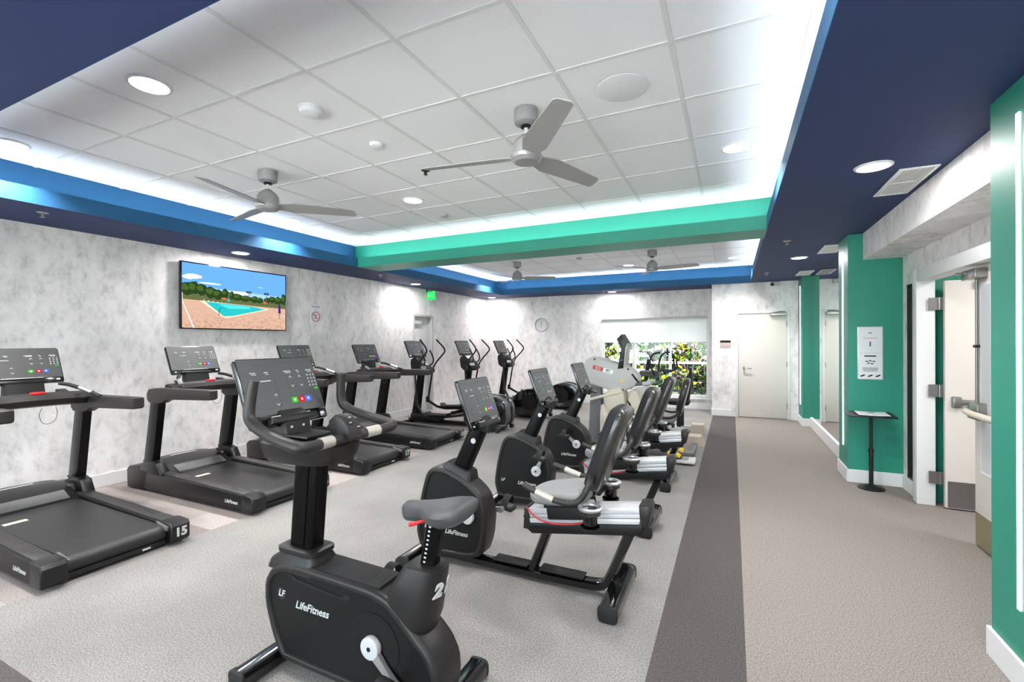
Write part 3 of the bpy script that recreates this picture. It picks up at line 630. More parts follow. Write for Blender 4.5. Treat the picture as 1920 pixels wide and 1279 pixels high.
# television with the pool picture
def television():
    y0, y1, z0, z1 = 3.235, 4.66, 1.655, 2.46; cy, cz = (y0+y1)/2, (z0+z1)/2; w, h = y1-y0, z1-z0
    t = empty('television', (XL, cy, cz), 'flat wall-mounted television showing a swimming pool under a blue sky', 'television')
    g = G(); g.b2((.03, -w/2, -h/2), (.07, w/2, h/2), 'gloss', .005); g.build('bezel', t)
    g = G(); g.b2((0, -.2, -.15), (.03, .2, .15), 'black'); g.build('wall_bracket', t)
    E_ = {k: emis('picture_'+k, lin(*c), .45) for k, c in dict(sky=(98, 160, 236), skyl=(150, 195, 240), cloud=(232, 240, 248), tree=(38, 62, 28), treel=(66, 92, 40), trunk=(120, 92, 66), hedge=(92, 100, 62), pave=(200, 164, 142), paved=(160, 118, 98), coping=(226, 214, 182), pool=(38, 178, 182), pooll=(80, 208, 206), rail=(30, 60, 70), line=(236, 230, 222), umb=(52, 36, 120), roof=(190, 100, 70), chair=(200, 196, 170)).items()}
    g = G(); W, H = w-.03, h-.03; X = .0712
    def q(pts, m_, l):      # pts in 0..1 picture coords (u right, v up)
        X_ = X+l*.00025; g.mesh([(X_, (u-.5)*W, (v-.5)*H) for u, v in pts], [tuple(range(len(pts)))], E_[m_])
    def blob(u, v, ru, rv, m_, l, n=14, jag=.18, seed=0):
        r = random.Random(seed+int(u*997)); q([(min(1, max(0, u+ru*(1+jag*r.uniform(-1, 1))*math.cos(a))), v+rv*(1+jag*r.uniform(-1, 1))*math.sin(a)) for a in [2*math.pi*k/n for k in range(n)]], m_, l)
    q([(0, .48), (1, .48), (1, 1), (0, 1)], 'sky', 0); q([(0, .48), (1, .48), (1, .60), (0, .66)], 'skyl', 1)
    blob(.09, .80, .075, .035, 'cloud', 2); blob(.05, .78, .05, .03, 'cloud', 2); blob(.24, .715, .11, .012, 'cloud', 2); blob(.5, .60, .10, .035, 'cloud', 2); blob(.72, .735, .03, .01, 'skyl', 2)
    q([(0, 0), (1, 0), (1, .40), (0, .45)], 'pave', 1)
    r = random.Random(3)
    for k in range(420):
        u, v = r.random(), r.random()*.36; s = .004+.012*(1-v/.4); q([(u, v), (min(1, u+s*1.6), v+s*.1), (min(1, u+s*1.6), v+s*.5), (u, v+s*.4)], 'paved', 2)
    q([(0, .44), (1, .385), (1, .50), (0, .53)], 'hedge', 2)
    tops = [(.03, .60, .06, .10), (.09, .62, .05, .11), (.16, .60, .055, .09), (.24, .57, .06, .09), (.30, .55, .05, .08), (.37, .57, .035, .075), (.43, .555, .03, .07), (.49, .53, .05, .06), (.57, .52, .06, .05), (.66, .52, .04, .06), (.71, .51, .04, .05), (.79, .52, .035, .05), (.85, .54, .04, .06), (.92, .53, .05, .07), (.98, .56, .03, .10)]
    for i, (u, v, a, b_) in enumerate(tops): blob(u, v, a, b_, 'tree', 3, 18, .16, i); blob(u-.01, v+.02, a*.55, b_*.5, 'treel', 4, 12, .3, i+50)
    for u, v in ((.60, .63), (.785, .63)):
        q([(u-.003, .5), (u+.003, .5), (u+.003, v), (u-.003, v)], 'trunk', 4)
        for a in range(0, 360, 40):
            c, s = math.cos(math.radians(a)), math.sin(math.radians(a)); q([(u, v), (u+.018*c, v+.022*s+.014), (u+.036*c, v+.030*s-.012)], 'tree', 5)
    blob(.36, .49, .03, .018, 'roof', 5); blob(.77, .475, .022, .02, 'roof', 5); blob(.40, .465, .016, .03, 'pool', 5, 4, .1)
    for k in range(16): blob(.18+k*.04, .44-.0006*k*10, .008, .012, 'chair', 5, 6, .2, k)
    q([(.14, .435), (.36, .175), (.40, .178), (.80, .352), (.80, .365), (.19, .425)], 'coping', 6)
    q([(.19, .42), (.355, .20), (.44, .212), (.77, .355), (.6, .395), (.3, .412)], 'pool', 7); q([(.30, .40), (.40, .33), (.62, .345), (.60, .385)], 'pooll', 8)
    for a, b_ in (((.305, .21), (.315, .32)), ((.315, .32), (.33, .34)), ((.33, .34), (.43, .235))): q([a, (a[0]+.005, a[1]-.004), (b_[0]+.005, b_[1]-.004), b_], 'rail', 9)
    q([(.0, .40), (.003, .42), (.10, .0), (.088, .0)], 'line', 9); q([(0, .42), (.005, .42), (.005, .54), (0, .54)], 'line', 9)
    q([(.915, .30), (.945, .30), (.94, .45), (.93, .47), (.92, .45)], 'umb', 9); q([(.927, .2), (.932, .2), (.932, .31), (.927, .31)], 'rail', 9)
    for u, v in ((.87, .245), (.96, .25), (.98, .24), (.90, .22)): q([(u-.02, v-.03), (u-.015, v-.03), (u, v+.02), (u+.02, v+.025), (u+.02, v+.015), (u, v+.005)], 'chair', 9)
    q([(.0, .0), (.01, 0), (.01, .01), (0, .01)], 'paved', 3)
    g.build('screen', t, smooth=False)
television()
# =====================  CONSOLES  =====================
def console(parent, w, h, cx, y, cz, tilt, off, style='bike'):
    """display leaning away from the user who sits on the +x side; cx,cz centre of the glass"""
    g = G(); loc = Matrix.Translation((cx-off[0], y, cz)) @ Matrix.Rotation(math.radians(-tilt), 4, 'Y')
    # local: x = toward user, y = user's right is +y, z = up the glass
    def fin(g, name, par=parent, **k): g.bm.transform(loc); return g.build(name, par, **k)
    g.prism([(p[0], p[1]) for p in rrect(w, h, .018)], -.028, -.002, 'gloss', 'x', .005); g.prism([(p[0], p[1]) for p in rrect(w*.6, h*.6, .03)], -.052, -.026, 'plastic', 'x', .008)
    body = fin(g, 'console')
    g = G(); b = h*(.17 if style == 'bike' else .15)
    g.b2((-.0025, -w/2+.008, -h/2+b), (0, w/2-.008, h/2-.006), 'screen')
    def mk(y0, z0, ww, hh, m='mark'): g.box((.0006, y0*w, z0*h), (.0008, ww*w, hh*h), m)
    for yy, ww in ((-.33, .07), (-.17, .05), (.10, .10), (.24, .03), (.40, .08)): mk(yy, .28, ww, .014); mk(yy+.01, .255, ww*.8, .01)
    for k in range(16): mk(-.40+k*.052, .40, .022, .022, 'slot')
    mk(-.20, .155, .13, .016)
    def outline(y0, z0, y1, z1, m='markd'):
        for a in ((y0, (z0+z1)/2, .004, z1-z0), (y1, (z0+z1)/2, .004, z1-z0), ((y0+y1)/2, z0, y1-y0, .006), ((y0+y1)/2, z1, y1-y0, .006)): mk(*a, m)
    outline(-.38, -.24, -.08, .20); outline(.08, 0, .30, .23)
    for yy, zz in ((.125, .19), (.25, .19), (.125, .05), (.25, .05), (-.12, -.06), (-.12, -.20)):
        s = 1 if zz in (.19, -.06) else -1
        g.mesh([(.001, (yy-.028)*w, (zz-.02*s)*h), (.001, yy*w, (zz+.02*s)*h), (.001, (yy+.028)*w, (zz-.02*s)*h), (.001, yy*w, (zz-.0*s)*h)], [(0, 1, 2, 3)], 'mark')
    for i in range(3):
        for j in range(4): mk(.365+i*.045, .20-j*.055, .016, .022)
    for i in range(3):
        for j in range(2): mk(.365+i*.045, -.17-j*.05, .016, .018, 'markd')
    mk(.44, -.02, .05, .03, 'greenk')
    mk(-.005, -.15, .06, .006, 'markd'); mk(-.005, -.20, .06, .006, 'markd')
    for yy, zz in ((-.33, -.09), (-.33, -.20), (-.19, -.2)): mk(yy, zz, .06, .03, 'markd')
    fin(g, 'display', smooth=False)
    for yy, m_, s in ((.10, 'greenk', 'start_key'), (.195, 'redk', 'stop_key'), (.285, 'bluek', 'pause_key')):
        g = G(); g.prism([(p[0]+yy*w, p[1]-.165*h) for p in rrect(.075*w, .085*h, .004, 2)], .0, .0022, m_, 'x')
        g.box((.0028, yy*w, -.165*h), (.0008, .025*w, .035*h), 'mark'); fin(g, s, smooth=False)
    g = G(); g.prism([(-w*.33, -h/2+.005), (w*.30, -h/2+.005), (w*.28, -h/2+(.026 if style == 'tm' else .036)), (-w*.31, -h/2+(.026 if style == 'tm' else .036))], -.002, .012 if style == 'tm' else .035, 'plastic', 'x', .006)
    g.box((.012, -.02*w, -h/2+.042), (.01, .5*w, .005), 'silverp', None, .002); fin(g, 'reading_ledge')
    g = G(); g.b2((0, w*.42-.012, -h/2+.02), (.002, w*.42+.012, -h/2+.034), 'silverp'); g.b2((0, -w*.42-.008, -h/2+.02), (.002, -w*.42+.008, -h/2+.03), 'silverp'); fin(g, 'port_cover', smooth=False)
    return body
def logo(g, origin, xd, yd, size, m='mark'):
    g.text('LifeFitness', facing(origin, xd, yd), size, m, shear=.3, bold=.0006*size/.03)
# =====================  TREADMILL  =====================
def treadmill(num):
    O = (-4.70, 0, 0); W2 = .415
    t = empty('treadmill', (0, 0, 0), 'x', 'treadmill', 'black treadmills along the left wall')
    for s in (-1, 1):
        g = G()
        g.prism([(-3.72, .022), (-3.70, .05), (-3.705, .145), (-3.74, .163), (-3.95, .168), (-5.33, .205), (-5.40, .05), (-5.38, .022)], s*W2, s*(W2-.125), 'plastic', bev=.014)
        g.prism([(-3.78, .160), (-5.10, .198), (-5.10, .206), (-3.80, .170)], s*(W2-.02), s*(W2-.112), 'rail', bev=.003)
        for k in range(5): g.box((-4.12+k*.045, s*(W2-.065), .1815+(-k*.045+.17)*-.0 - .0), (.004, .06, .003), 'mgrey')
        r = g.build('side_rail', t, off=O)
        g = G(); logo(g, (-3.985, s*(W2+.0008), .092), (-s, 0, 0) if s > 0 else (1, 0, 0), (0, 0, 1), .042); g.build('brand_lettering', r, off=O, smooth=False)
        g = G(); g.prism([(-3.84, .028), (-3.71, .028), (-3.692, .045), (-3.692, .145), (-3.712, .168), (-3.83, .174), (-3.84, .172)], s*(W2+.004), s*(W2-.128), 'plastic', bev=.010, seg=3); ec = g.build('end_cap', t, off=O)
        g = G(); g.prism([(-3.80, .128), (-3.72, .122), (-3.715, .150), (-3.86, .172)], s*(W2-.128), s*(W2-.145), 'mgrey', bev=.004); g.build('corner_guard', ec, off=O)
    # belt with rounded rear edge
    g = G(); pr = [(-5.05, .175), (-3.80, .152)]+[(-3.80+.055*math.sin(a), .097+.055*math.cos(a)) for a in [k*math.pi/8 for k in range(1, 9)]]+[(-5.05, .06)]
    g.prism(pr, -(W2-.135), W2-.135, 'belt'); b = g.build('belt', t, off=O)
    g = G(); g.box((-4.78, -.18, .1715), (.055, .13, .001), 'mark', (0, .018, 0)); g.box((-4.78, -.18, .1722), (.02, .12, .001), 'orange', (0, .018, 0)); g.build('belt_label', b, off=O, smooth=False)
    g = G(); g.b2((-3.80, -(W2-.13), .015), (-3.755, W2-.13, .055), 'black', .006); g.b2((-3.757, -.2, .024), (-3.752, .1, .036), 'rubber', .001); g.box((-3.752, .16, .034), (.004, .05, .013), 'mark'); g.build('rear_cross_member', t, off=O)
    g = G(); g.b2((-5.2, -.3, .002), (-5.1, .3, .05), 'rubber'); g.b2((-3.95, -.36, .0), (-3.87, -.30, .03), 'rubber', .005); g.b2((-3.95, .30, .0), (-3.87, .36, .03), 'rubber', .005); g.cyl((-5.60, -.40, .03), (-5.60, -.36, .03), .03, 'rubber'); g.cyl((-5.60, .36, .03), (-5.60, .40, .03), .03, 'rubber'); g.build('feet', t, off=O)
    # motor cover
    g = G()
    def sec(y, dz, dx=0): return [(-5.655+dx, y, .02), (-5.665+dx, y, .15), (-5.63+dx, y, .225+dz*.5), (-5.53, y, .262+dz), (-5.33, y, .268+dz), (-5.19, y, .238+dz*.6), (-5.04, y, .178), (-5.03, y, .03)]
    g.loft([sec(-.30, .0), sec(-.22, .012), sec(0, .018), sec(.22, .012), sec(.30, .0)], 'plastic')
    for s in (-1, 1): g.prism([(-5.655, .008), (-5.665, .19), (-5.62, .228), (-5.45, .252), (-5.24, .262), (-5.20, .21), (-5.30, .20), (-5.345, .015)], s*(W2+.004), s*(W2-.13), 'plastic', bev=.016)
    c = g.build('motor_cover', t, off=O)
    g = G(); g.prism([(-5.17, .236), (-5.06, .186), (-5.06, .19), (-5.17, .24)], -.24, .24, 'mgrey'); g.box((-5.42, 0, .289), (.03, .26, .002), 'silverp'); g.build('air_grille', c, off=O)
    for s in (-1, 1):
        y = s*(W2-.04)
        g = G(); pr = [(.078, .032), (.060, .036), (-.060, .036), (-.078, .032), (-.078, -.032), (-.06, -.036), (.06, -.036), (.078, -.032)]
        pp = [(a, b_) for a, b_ in pr]
        g.loft([[(-5.30+a, y+b_, .23) for a, b_ in pp], [(-5.165+a*.93, y+b_, .93) for a, b_ in pp]], 'post')
        g.prism([(-5.42, .20), (-5.40, .275), (-5.20, .315), (-5.13, .30), (-5.08, .22), (-5.06, .18)], y-.045, y+.045, 'plastic', bev=.014); g.b2((-5.372, y-.04, .295), (-5.19, y+.04, .315), 'shell', .008); g.build('upright', t, off=O)
        g = G(); g.prism([(-5.29, .925), (-5.295, .985), (-5.26, 1.03), (-5.15, 1.045), (-4.30, 1.058), (-4.285, 1.05), (-4.285, .978), (-4.31, .965), (-4.95, .940), (-5.05, .90), (-5.25, .895)], y-.045, y+.04, 'grip', bev=.012); g.build('side_arm', t, off=O)
        g = G(); g.tube([(-5.13, s*.20, 1.155), (-5.06, s*.255, 1.14), (-4.86, s*.325, 1.065), (-4.80, s*.34, 1.045)], .016, 'rubber', smooth=1); g.tube([(-4.99, s*.28, 1.118), (-4.88, s*.318, 1.077)], .0185, 'silver', smooth=0); g.build('grip_handle', t, off=O)
    # cross bar under the console
    g = G(); rings = []
    for k in range(13):
        u = -1+2*k/12; y = u*(W2-.075); x = -5.05+.10*(1-u*u); z = 1.020+.018*(1-u*u)
        rings.append([(x-.075, y, z-.035), (x-.07, y, z+.05), (x-.02, y, z+.062), (x+.045, y, z+.045), (x+.062, y, z+.01), (x+.045, y, z-.035), (x-.02, y, z-.05)])
    g.loft(rings, 'grip'); cb = g.build('cross_bar', t, off=O)
    g = G(); g.box((-4.945, .0, 1.098), (.045, .085, .022), 'red', None, .008); g.build('safety_clip', cb, off=O)
    g = G(); g.tube([(-4.93, .02, .98), (-4.93, .0, .93), (-4.935, .02, .86), (-4.93, .06, .845), (-4.93, .10, .87), (-4.94, .12, .93), (-4.95, .11, .98)], .0022, 'markd', seg=6); g.build('safety_cord', cb, off=O)
    g = G(); g.prism([(-5.24, 1.02), (-5.13, 1.03), (-5.17, 1.19), (-5.24, 1.19)], -.12, .12, 'black', bev=.012)
    g.box((-5.10, -.21, 1.085), (.10, .07, .022), 'shell', (0, .3, 0), .008); g.box((-5.10, .21, 1.085), (.10, .07, .022), 'shell', (0, .3, 0), .008); g.build('console_mount', t, off=O)
    console(t, .50, .315, -5.23, 0, 1.31, 24, O, 'tm')
    def number(par, n):
        g = G(); g.text(n, facing((-3.6915, W2-.06, .095), (0, 1, 0), (0, 0, 1)), .085, 'mark', bold=.004); o = g.build('number_decal', par, off=O, smooth=False); o['label'] = 'white number '+n; return o
    return t, number
tm, tmnum = treadmill('15')
TMY = [1.69, 3.03, 4.335, 5.645]
TML = ['black treadmill nearest the camera at the left edge, number 15 on its rear corner', 'black treadmill second from the camera, standing beneath the television',
       'black treadmill third from the camera, its console partly hidden behind the near upright bike', 'black treadmill farthest from the camera, next to the first elliptical']
tms = [tm]+[copy_tree(tm) for _ in range(3)]
for o, y, l, n in zip(tms, TMY, TML, ('15', '16', '17', '18')): relabel(o, (-4.70, y, 0), l); tmnum(o, n)
# =====================  UPRIGHT BIKE  =====================
def smooth_poly(pts, n=2):
    P = [Vector((a, b)) for a, b in pts]
    for _ in range(n):
        Q = []
        for i in range(len(P)): a, c = P[i], P[(i+1) % len(P)]; Q += [a.lerp(c, .2), a.lerp(c, .8)]
        P = Q
    return [(p.x, p.y) for p in P]
def inset(pts, d):
    n = len(pts); out = []
    for i in range(n):
        a, b, c = Vector(pts[i-1]), Vector(pts[i]), Vector(pts[(i+1) % n])
        n1 = Vector((-(b-a).y, (b-a).x)).normalized(); n2 = Vector((-(c-b).y, (c-b).x)).normalized(); m = n1+n2
        if m.length < 1e-6: m = n1
        m.normalize(); out.append(tuple(b+m*d/max(.5, m.dot(n1))))
    return out
def ccw(p): return p if sum(p[i-1][0]*p[i][1]-p[i][0]*p[i-1][1] for i in range(len(p))) > 0 else p[::-1]
def crankset(t, hx, hz, y, ang, off, pedal_rot=0.2, r=.045, Lc=.155):
    """near and far crank with pedals; ang = direction of the near crank in the x-z plane (deg)"""
    for s, a in ((-1, ang), (1, ang+180)):
        a = math.radians(a); ex, ez = hx+Lc*math.cos(a), hz+Lc*math.sin(a); y0 = s*y
        g = G(); g.cyl((hx, y0, hz), (hx, y0+s*.028, hz), r, 'silverp', bev=.005, seg=32); g.cyl((hx, y0+s*.027, hz), (hx, y0+s*.030, hz), r*.2, 'black')
        d = Vector((math.cos(a), 0, math.sin(a))); nrm = Vector((-math.sin(a), 0, math.cos(a))); P0 = Vector((hx, 0, hz)); P1 = Vector((ex, 0, ez))
        rg = [[tuple(P+nrm*w*k+Vector((0, y0+s*yy, 0))) for k, yy in ((-1, .006), (1, .006), (1, .024), (-1, .024))] for P, w in ((P0+d*r*.6, .022), (P0+d*Lc*.6, .015), (P1, .017))]
        g.loft(rg, 'silver'); g.cyl((ex, y0+s*.004, ez), (ex, y0+s*.028, ez), .019, 'silver', seg=20); g.cyl((ex, y0+s*.02, ez), (ex, y0+s*.05, ez), .008, 'chrome')
        c = g.build('crank', t, off=off)
        g = G(); cy = y0+s*.095
        g.prism(rrect(.12, .10, .02, 3), -.012, .012, 'rubber', 'z', .004); g.prism([(p[0]*.7, p[1]*.7) for p in rrect(.12, .10, .02, 3)], .009, .014, 'mgrey', 'z')
        g.bm.transform(Matrix.Translation((ex, cy, ez)) @ Matrix.Rotation(pedal_rot, 4, 'Y')); pd = g.build('pedal', c, off=off)
        g = G(); ps = [(ex, cy+.055*math.cos(q), ez+.004+.075*math.sin(q)) for q in [math.pi*k/8 for k in range(9)]]
        g.tube(ps, .1, 'rubber', smooth=1, prof=[(.0, -.024), (.003, -.024), (.003, .024), (.0, .024)], up=(0, 0, 1)); g.bm.transform(Matrix.Translation((ex, cy, ez)) @ Matrix.Rotation(pedal_rot, 4, 'Y') @ Matrix.Translation((-ex, -cy, -ez))); g.build('pedal_strap', c, off=off)
def stabilizer(t, x, z, half, off, name='stabilizer', wheels=False, w=.045):
    g = G(); pr = [(w, .5*w), (.7*w, .85*w), (-.7*w, .85*w), (-w, .5*w), (-w, -.5*w), (-.7*w, -.85*w), (.7*w, -.85*w), (w, -.5*w)]
    pr = smooth_poly(pr, 1)
    g.prism([(x+a, z+b) for a, b in pr], -half+.015, half-.015, 'gloss')
    for s in (-1, 1): g.prism([(x+a*1.05, z+b*1.05) for a, b in pr], s*(half-.018), s*half, 'rubber', bev=.006)
    if wheels:
        for s in (-1, 1): g.cyl((x-.05, s*(half-.05), .032), (x-.05, s*(half-.02), .032), .030, 'rubber', bev=.004)
    o = g.build(name, t, off=off); return o
def lf_badge(g, x, y, z, s, r=.022):
    g.cyl((x, s*y, z), (x, s*(y+.0012), z), r, 'gloss', seg=24)
    g.text('LF', facing((x, s*(y+.0022), z), (-s, 0, 0) if s > 0 else (1, 0, 0), (0, 0, 1)), r*1.5, 'mark', shear=.25, bold=.0008)
def upright_bike():
    O = (-1.45, 0, 0); t = empty('upright_bike', (-1.45, 1.54, 0), 'black upright exercise bike closest to the camera, number 22 below its saddle', 'exercise bike')
    out = ccw(smooth_poly([(-1.935, .16), (-1.980, .29), (-1.978, .39), (-1.935, .455), (-1.86, .492), (-1.75, .502), (-1.55, .498), (-1.34, .492), (-1.255, .474), (-1.185, .430), (-1.12, .368), (-1.045, .305), (-1.005, .235), (-1.0, .16), (-1.02, .07), (-1.06, .045), (-1.845, .045), (-1.880, .065)], 1))
    g = G(); g.shell(out, .090); g.b2((-1.9, -.05, .03), (-1.05, .05, .10), 'frame'); sh_ = g.build('body_shell', t, off=O, angle=50)
    for s in (-1, 1):
        g = G(); pin = inset(out, .036); g.prism(inset(out, .040), s*.075, s*.0795, 'panel')
        g.lathe([(.0, .0), (.128, .0), (.130, .0025), (.124, .0032), (0, .0032)], (-1.322, s*.0792, .262), 'panel', seg=48, axis='y' if s < 0 else 'z', mtx=None if s < 0 else Matrix.Rotation(-math.pi/2, 4, 'X'))
        g.prism([(-1.79, .425), (-1.47, .405), (-1.44, .43), (-1.46, .435), (-1.50, .415), (-1.76, .436), (-1.80, .452)], s*.078, s*.083, 'black')
        pn = g.build('side_panel', t, off=O)
        g = G(); lf_badge(g, -1.865, .0797, .350, s, .028); g.build('badge', pn, off=O, smooth=False)
        g = G(); logo(g, (-1.675, s*.0802, .320), (-s, 0, 0) if s > 0 else (1, 0, 0), (0, 0, 1), .048); g.build('brand_lettering', pn, off=O, smooth=False)
    g = G(); g.prism([(-1.66, .490), (-1.66, .5015), (-1.55, .5005), (-1.30, .4965), (-1.30, .486)], -.068, .068, 'rubber', bev=.003)
    for k in range(6): g.box((-1.60+k*.055, -.01, .5005-k*.0006), (.003, .085, .002), 'black', (0, 0, .12))
    g.build('top_tread', t, off=O)
    g = G(); ring = lambda x0, x1, w, z: [(x0+.02, -w, z), (x1-.02, -w, z), (x1, -w+.02, z), (x1, w-.02, z), (x1-.02, w, z), (x0+.02, w, z), (x0, w-.02, z), (x0, -w+.02, z)]
    rg = lambda x0, x1, w, z, r=.035: [((x0+x1)/2+a, b, z) for a, b in rrect(x1-x0, 2*w, r)]
    g.loft([rg(-1.975, -1.665, .084, .455), rg(-1.955, -1.672, .080, .495), rg(-1.915, -1.685, .070, .522), rg(-1.910, -1.685, .069, .530), rg(-1.918, -1.678, .073, .535), rg(-1.918, -1.678, .073, .552), rg(-1.905, -1.690, .064, .558), rg(-1.88, -1.71, .05, .556)], 'shell'); g.build('post_collar', t, off=O)
    g = G(); pr = rrect(.145, .085, .02)
    g.loft([[(-1.80+a, b, .50) for a, b in pr], [(-1.755+a, b, .985) for a, b in pr]], 'post')
    for s in (-1, 1): g.loft([[(-1.80+a, s*.0425+b, .52) for a, b in ((-.03, -.004), (.03, -.004), (.03, .004), (-.03, .004))], [(-1.757+a, s*.0425+b, .97) for a, b in ((-.03, -.004), (.03, -.004), (.03, .004), (-.03, .004))]], 'post')
    g.build('front_post', t, off=O)
    # handlebar head
    g = G(); hd = smooth_poly([(-1.97, -.10), (-1.91, -.155), (-1.64, -.15), (-1.55, -.10), (-1.52, 0), (-1.55, .10), (-1.64, .15), (-1.91, .155), (-1.97, .10)], 1)
    sc = lambda k, z, dx=0: [(-1.77+(a+1.77)*k+dx, b*k, z) for a, b in hd]
    g.loft([sc(.74, .958), sc(.84, .962), sc(.93, .985), sc(.98, 1.02), sc(1.0, 1.045), sc(.96, 1.056), sc(.90, 1.050), sc(.5, 1.050)], 'shell'); g.box((-1.80, 0, 1.07), (.20, .16, .012), 'plastic', None, .005); g.cyl((-1.60, .05, .955), (-1.60, .05, .975), .035, 'black'); hh = g.build('handlebar_head', t, off=O)
    g = G()
    for s in (-1, 1):
        g.tube([(-1.535, 0, 1.075), (-1.53, s*.12, 1.077), (-1.50, s*.27, 1.085), (-1.55, s*.285, 1.095), (-1.68, s*.278, 1.118), (-1.815, s*.26, 1.155), (-1.845, s*.255, 1.20), (-1.825, s*.243, 1.335)], [.021, .022, .024, .024, .023, .024, .024, .021], 'grip', seg=16, smooth=3)
    hb = g.build('handlebar', t, off=O)
    for s in (-1, 1):
        g = G(); g.tube([(-1.531, s*.10, 1.078), (-1.520, s*.175, 1.081)], .0245, 'sensor', smooth=0, seg=16); g.build('pulse_sensor', hb, off=O)
    g = G(); g.prism(smooth_poly([(-1.59, 1.075), (-1.62, 1.145), (-1.57, 1.185), (-1.495, 1.125), (-1.485, 1.07)], 1), -.045, .045, 'shell', bev=.012); cp = g.build('control_pod', t, off=O)
    g = G()
    for yy, zz, xx in ((0, 1.165, -1.536), (-.015, 1.145, -1.516), (.015, 1.125, -1.498)): g.box((xx+.008, yy, zz), (.003, .014, .004), 'mark', (0, .8, 0))
    g.build('button', cp, off=O)
    g = G(); g.prism([(-1.97, 1.04), (-1.83, 1.04), (-1.86, 1.16), (-1.96, 1.20)], -.07, .07, 'black', bev=.01); g.b2((-1.86, -.045, 1.10), (-1.845, -.033, 1.11), 'mark'); g.b2((-1.86, .02, 1.10), (-1.845, .032, 1.11), 'mark'); g.build('console_mount', t, off=O)
    console(t, .42, .335, -1.945, 0, 1.268, 23, O)
    # saddle block and post
    g = G()
    blk = [[(-1.27, -.088, .475), (-1.06, -.092, .375), (-1.04, -.092, .395), (-1.04, .092, .395), (-1.06, .092, .375), (-1.27, .088, .475)]]
    def rr_(x0, x1, w, z0, z1): 
        o = []
        for a in range(-90, 91, 15): o.append((x1-.06+.06*math.cos(math.radians(a)), w*math.sin(math.radians(a))))
        for a in range(90, 271, 30): o.append((x0+.03+.03*math.cos(math.radians(a)), (w-.03)*(1 if a < 180 else -1 if a > 180 else 0)+.03*math.sin(math.radians(a))))
        o = [(px, py, z0+(z1-z0)*(px-x0)/(x1-x0)) for px, py in o]
        return o
    g.loft([rr_(-1.255, -1.085, .095, .470, .345), rr_(-1.25, -1.062, .095, .50, .405), rr_(-1.215, -1.038, .080, .565, .52), rr_(-1.195, -1.022, .066, .600, .606), rr_(-1.180, -1.03, .055, .604, .611)], 'shell'); sb_ = g.build('seat_collar', t, off=O)
    g = G()
    for s in (-1, 1): g.text('2', facing((-1.0415, s*.030, .520), (.36*-s, .93, .0), (.22, 0, 1)), .078, 'mark', ext=.002, bold=.004, shear=.15)
    o = g.build('number_decal', sb_, off=O, smooth=False); o['label'] = 'white number 22'
    g = G(); pr = rrect(.072, .05, .012); dx = .055
    g.loft([[(-1.118+a, b, .52) for a, b in pr], [(-1.118+dx+a, b, .80) for a, b in pr]], 'post'); sp = g.build('seat_post', t, off=O)
    g = G()
    for k in range(10): g.box((-1.118+dx*(.10+.018*4)/.28*0+dx*(.10+k*.018)/.28-.012, -.0255, .62+k*.018), (.010, .001, .007), 'mark')
    g.build('height_scale', sp, off=O, smooth=False)
    # saddle: nose toward -x
    g = G(); rings = []
    for x, w, zt, th in ((-1.222, .026, .842, .050), (-1.212, .033, .850, .060), (-1.17, .036, .856, .062), (-1.125, .045, .862, .062), (-1.085, .072, .867, .066), (-1.045, .108, .874, .072), (-1.0, .128, .882, .076), (-.965, .128, .887, .072), (-.94, .112, .886, .058), (-.925, .085, .878, .040)):
        n = 14; o = []
        for k in range(n):
            a = 2*math.pi*k/n; yy = w*math.cos(a); zz = math.sin(a)
            top = .5*th*(zz if zz > 0 else 0)*.45; bot = .5*th*(zz if zz < 0 else 0)*2.3
            sad = -.010*(1-abs(math.cos(a)))*(1 if zz > 0 else 0)*(w/.118)
            o.append((x, yy, zt-.02+top+bot+sad-.018*abs(math.cos(a))**3*(w/.118)))
        rings.append(o)
    g.loft(rings, 'saddle'); sd_ = g.build('saddle', t, off=O, angle=60)
    g = G(); g.tube([(-1.08, -.04, .80), (-1.11, -.075, .792), (-1.135, -.09, .788)], [.006, .007, .009], 'red', smooth=1); g.build('release_lever', t, off=O)
    crankset(t, -1.322, .262, .083, -43, O, .1, Lc=.17)
    stabilizer(t, -1.93, .038, .26, O, 'front_stabilizer', True); fs = G(); fs.b2((-1.96, -.17, .072), (-1.90, -.10, .0735), 'mark'); fs.build('warning_label', t, off=O)
    stabilizer(t, -1.03, .038, .28, O, 'rear_stabilizer')
upright_bike()
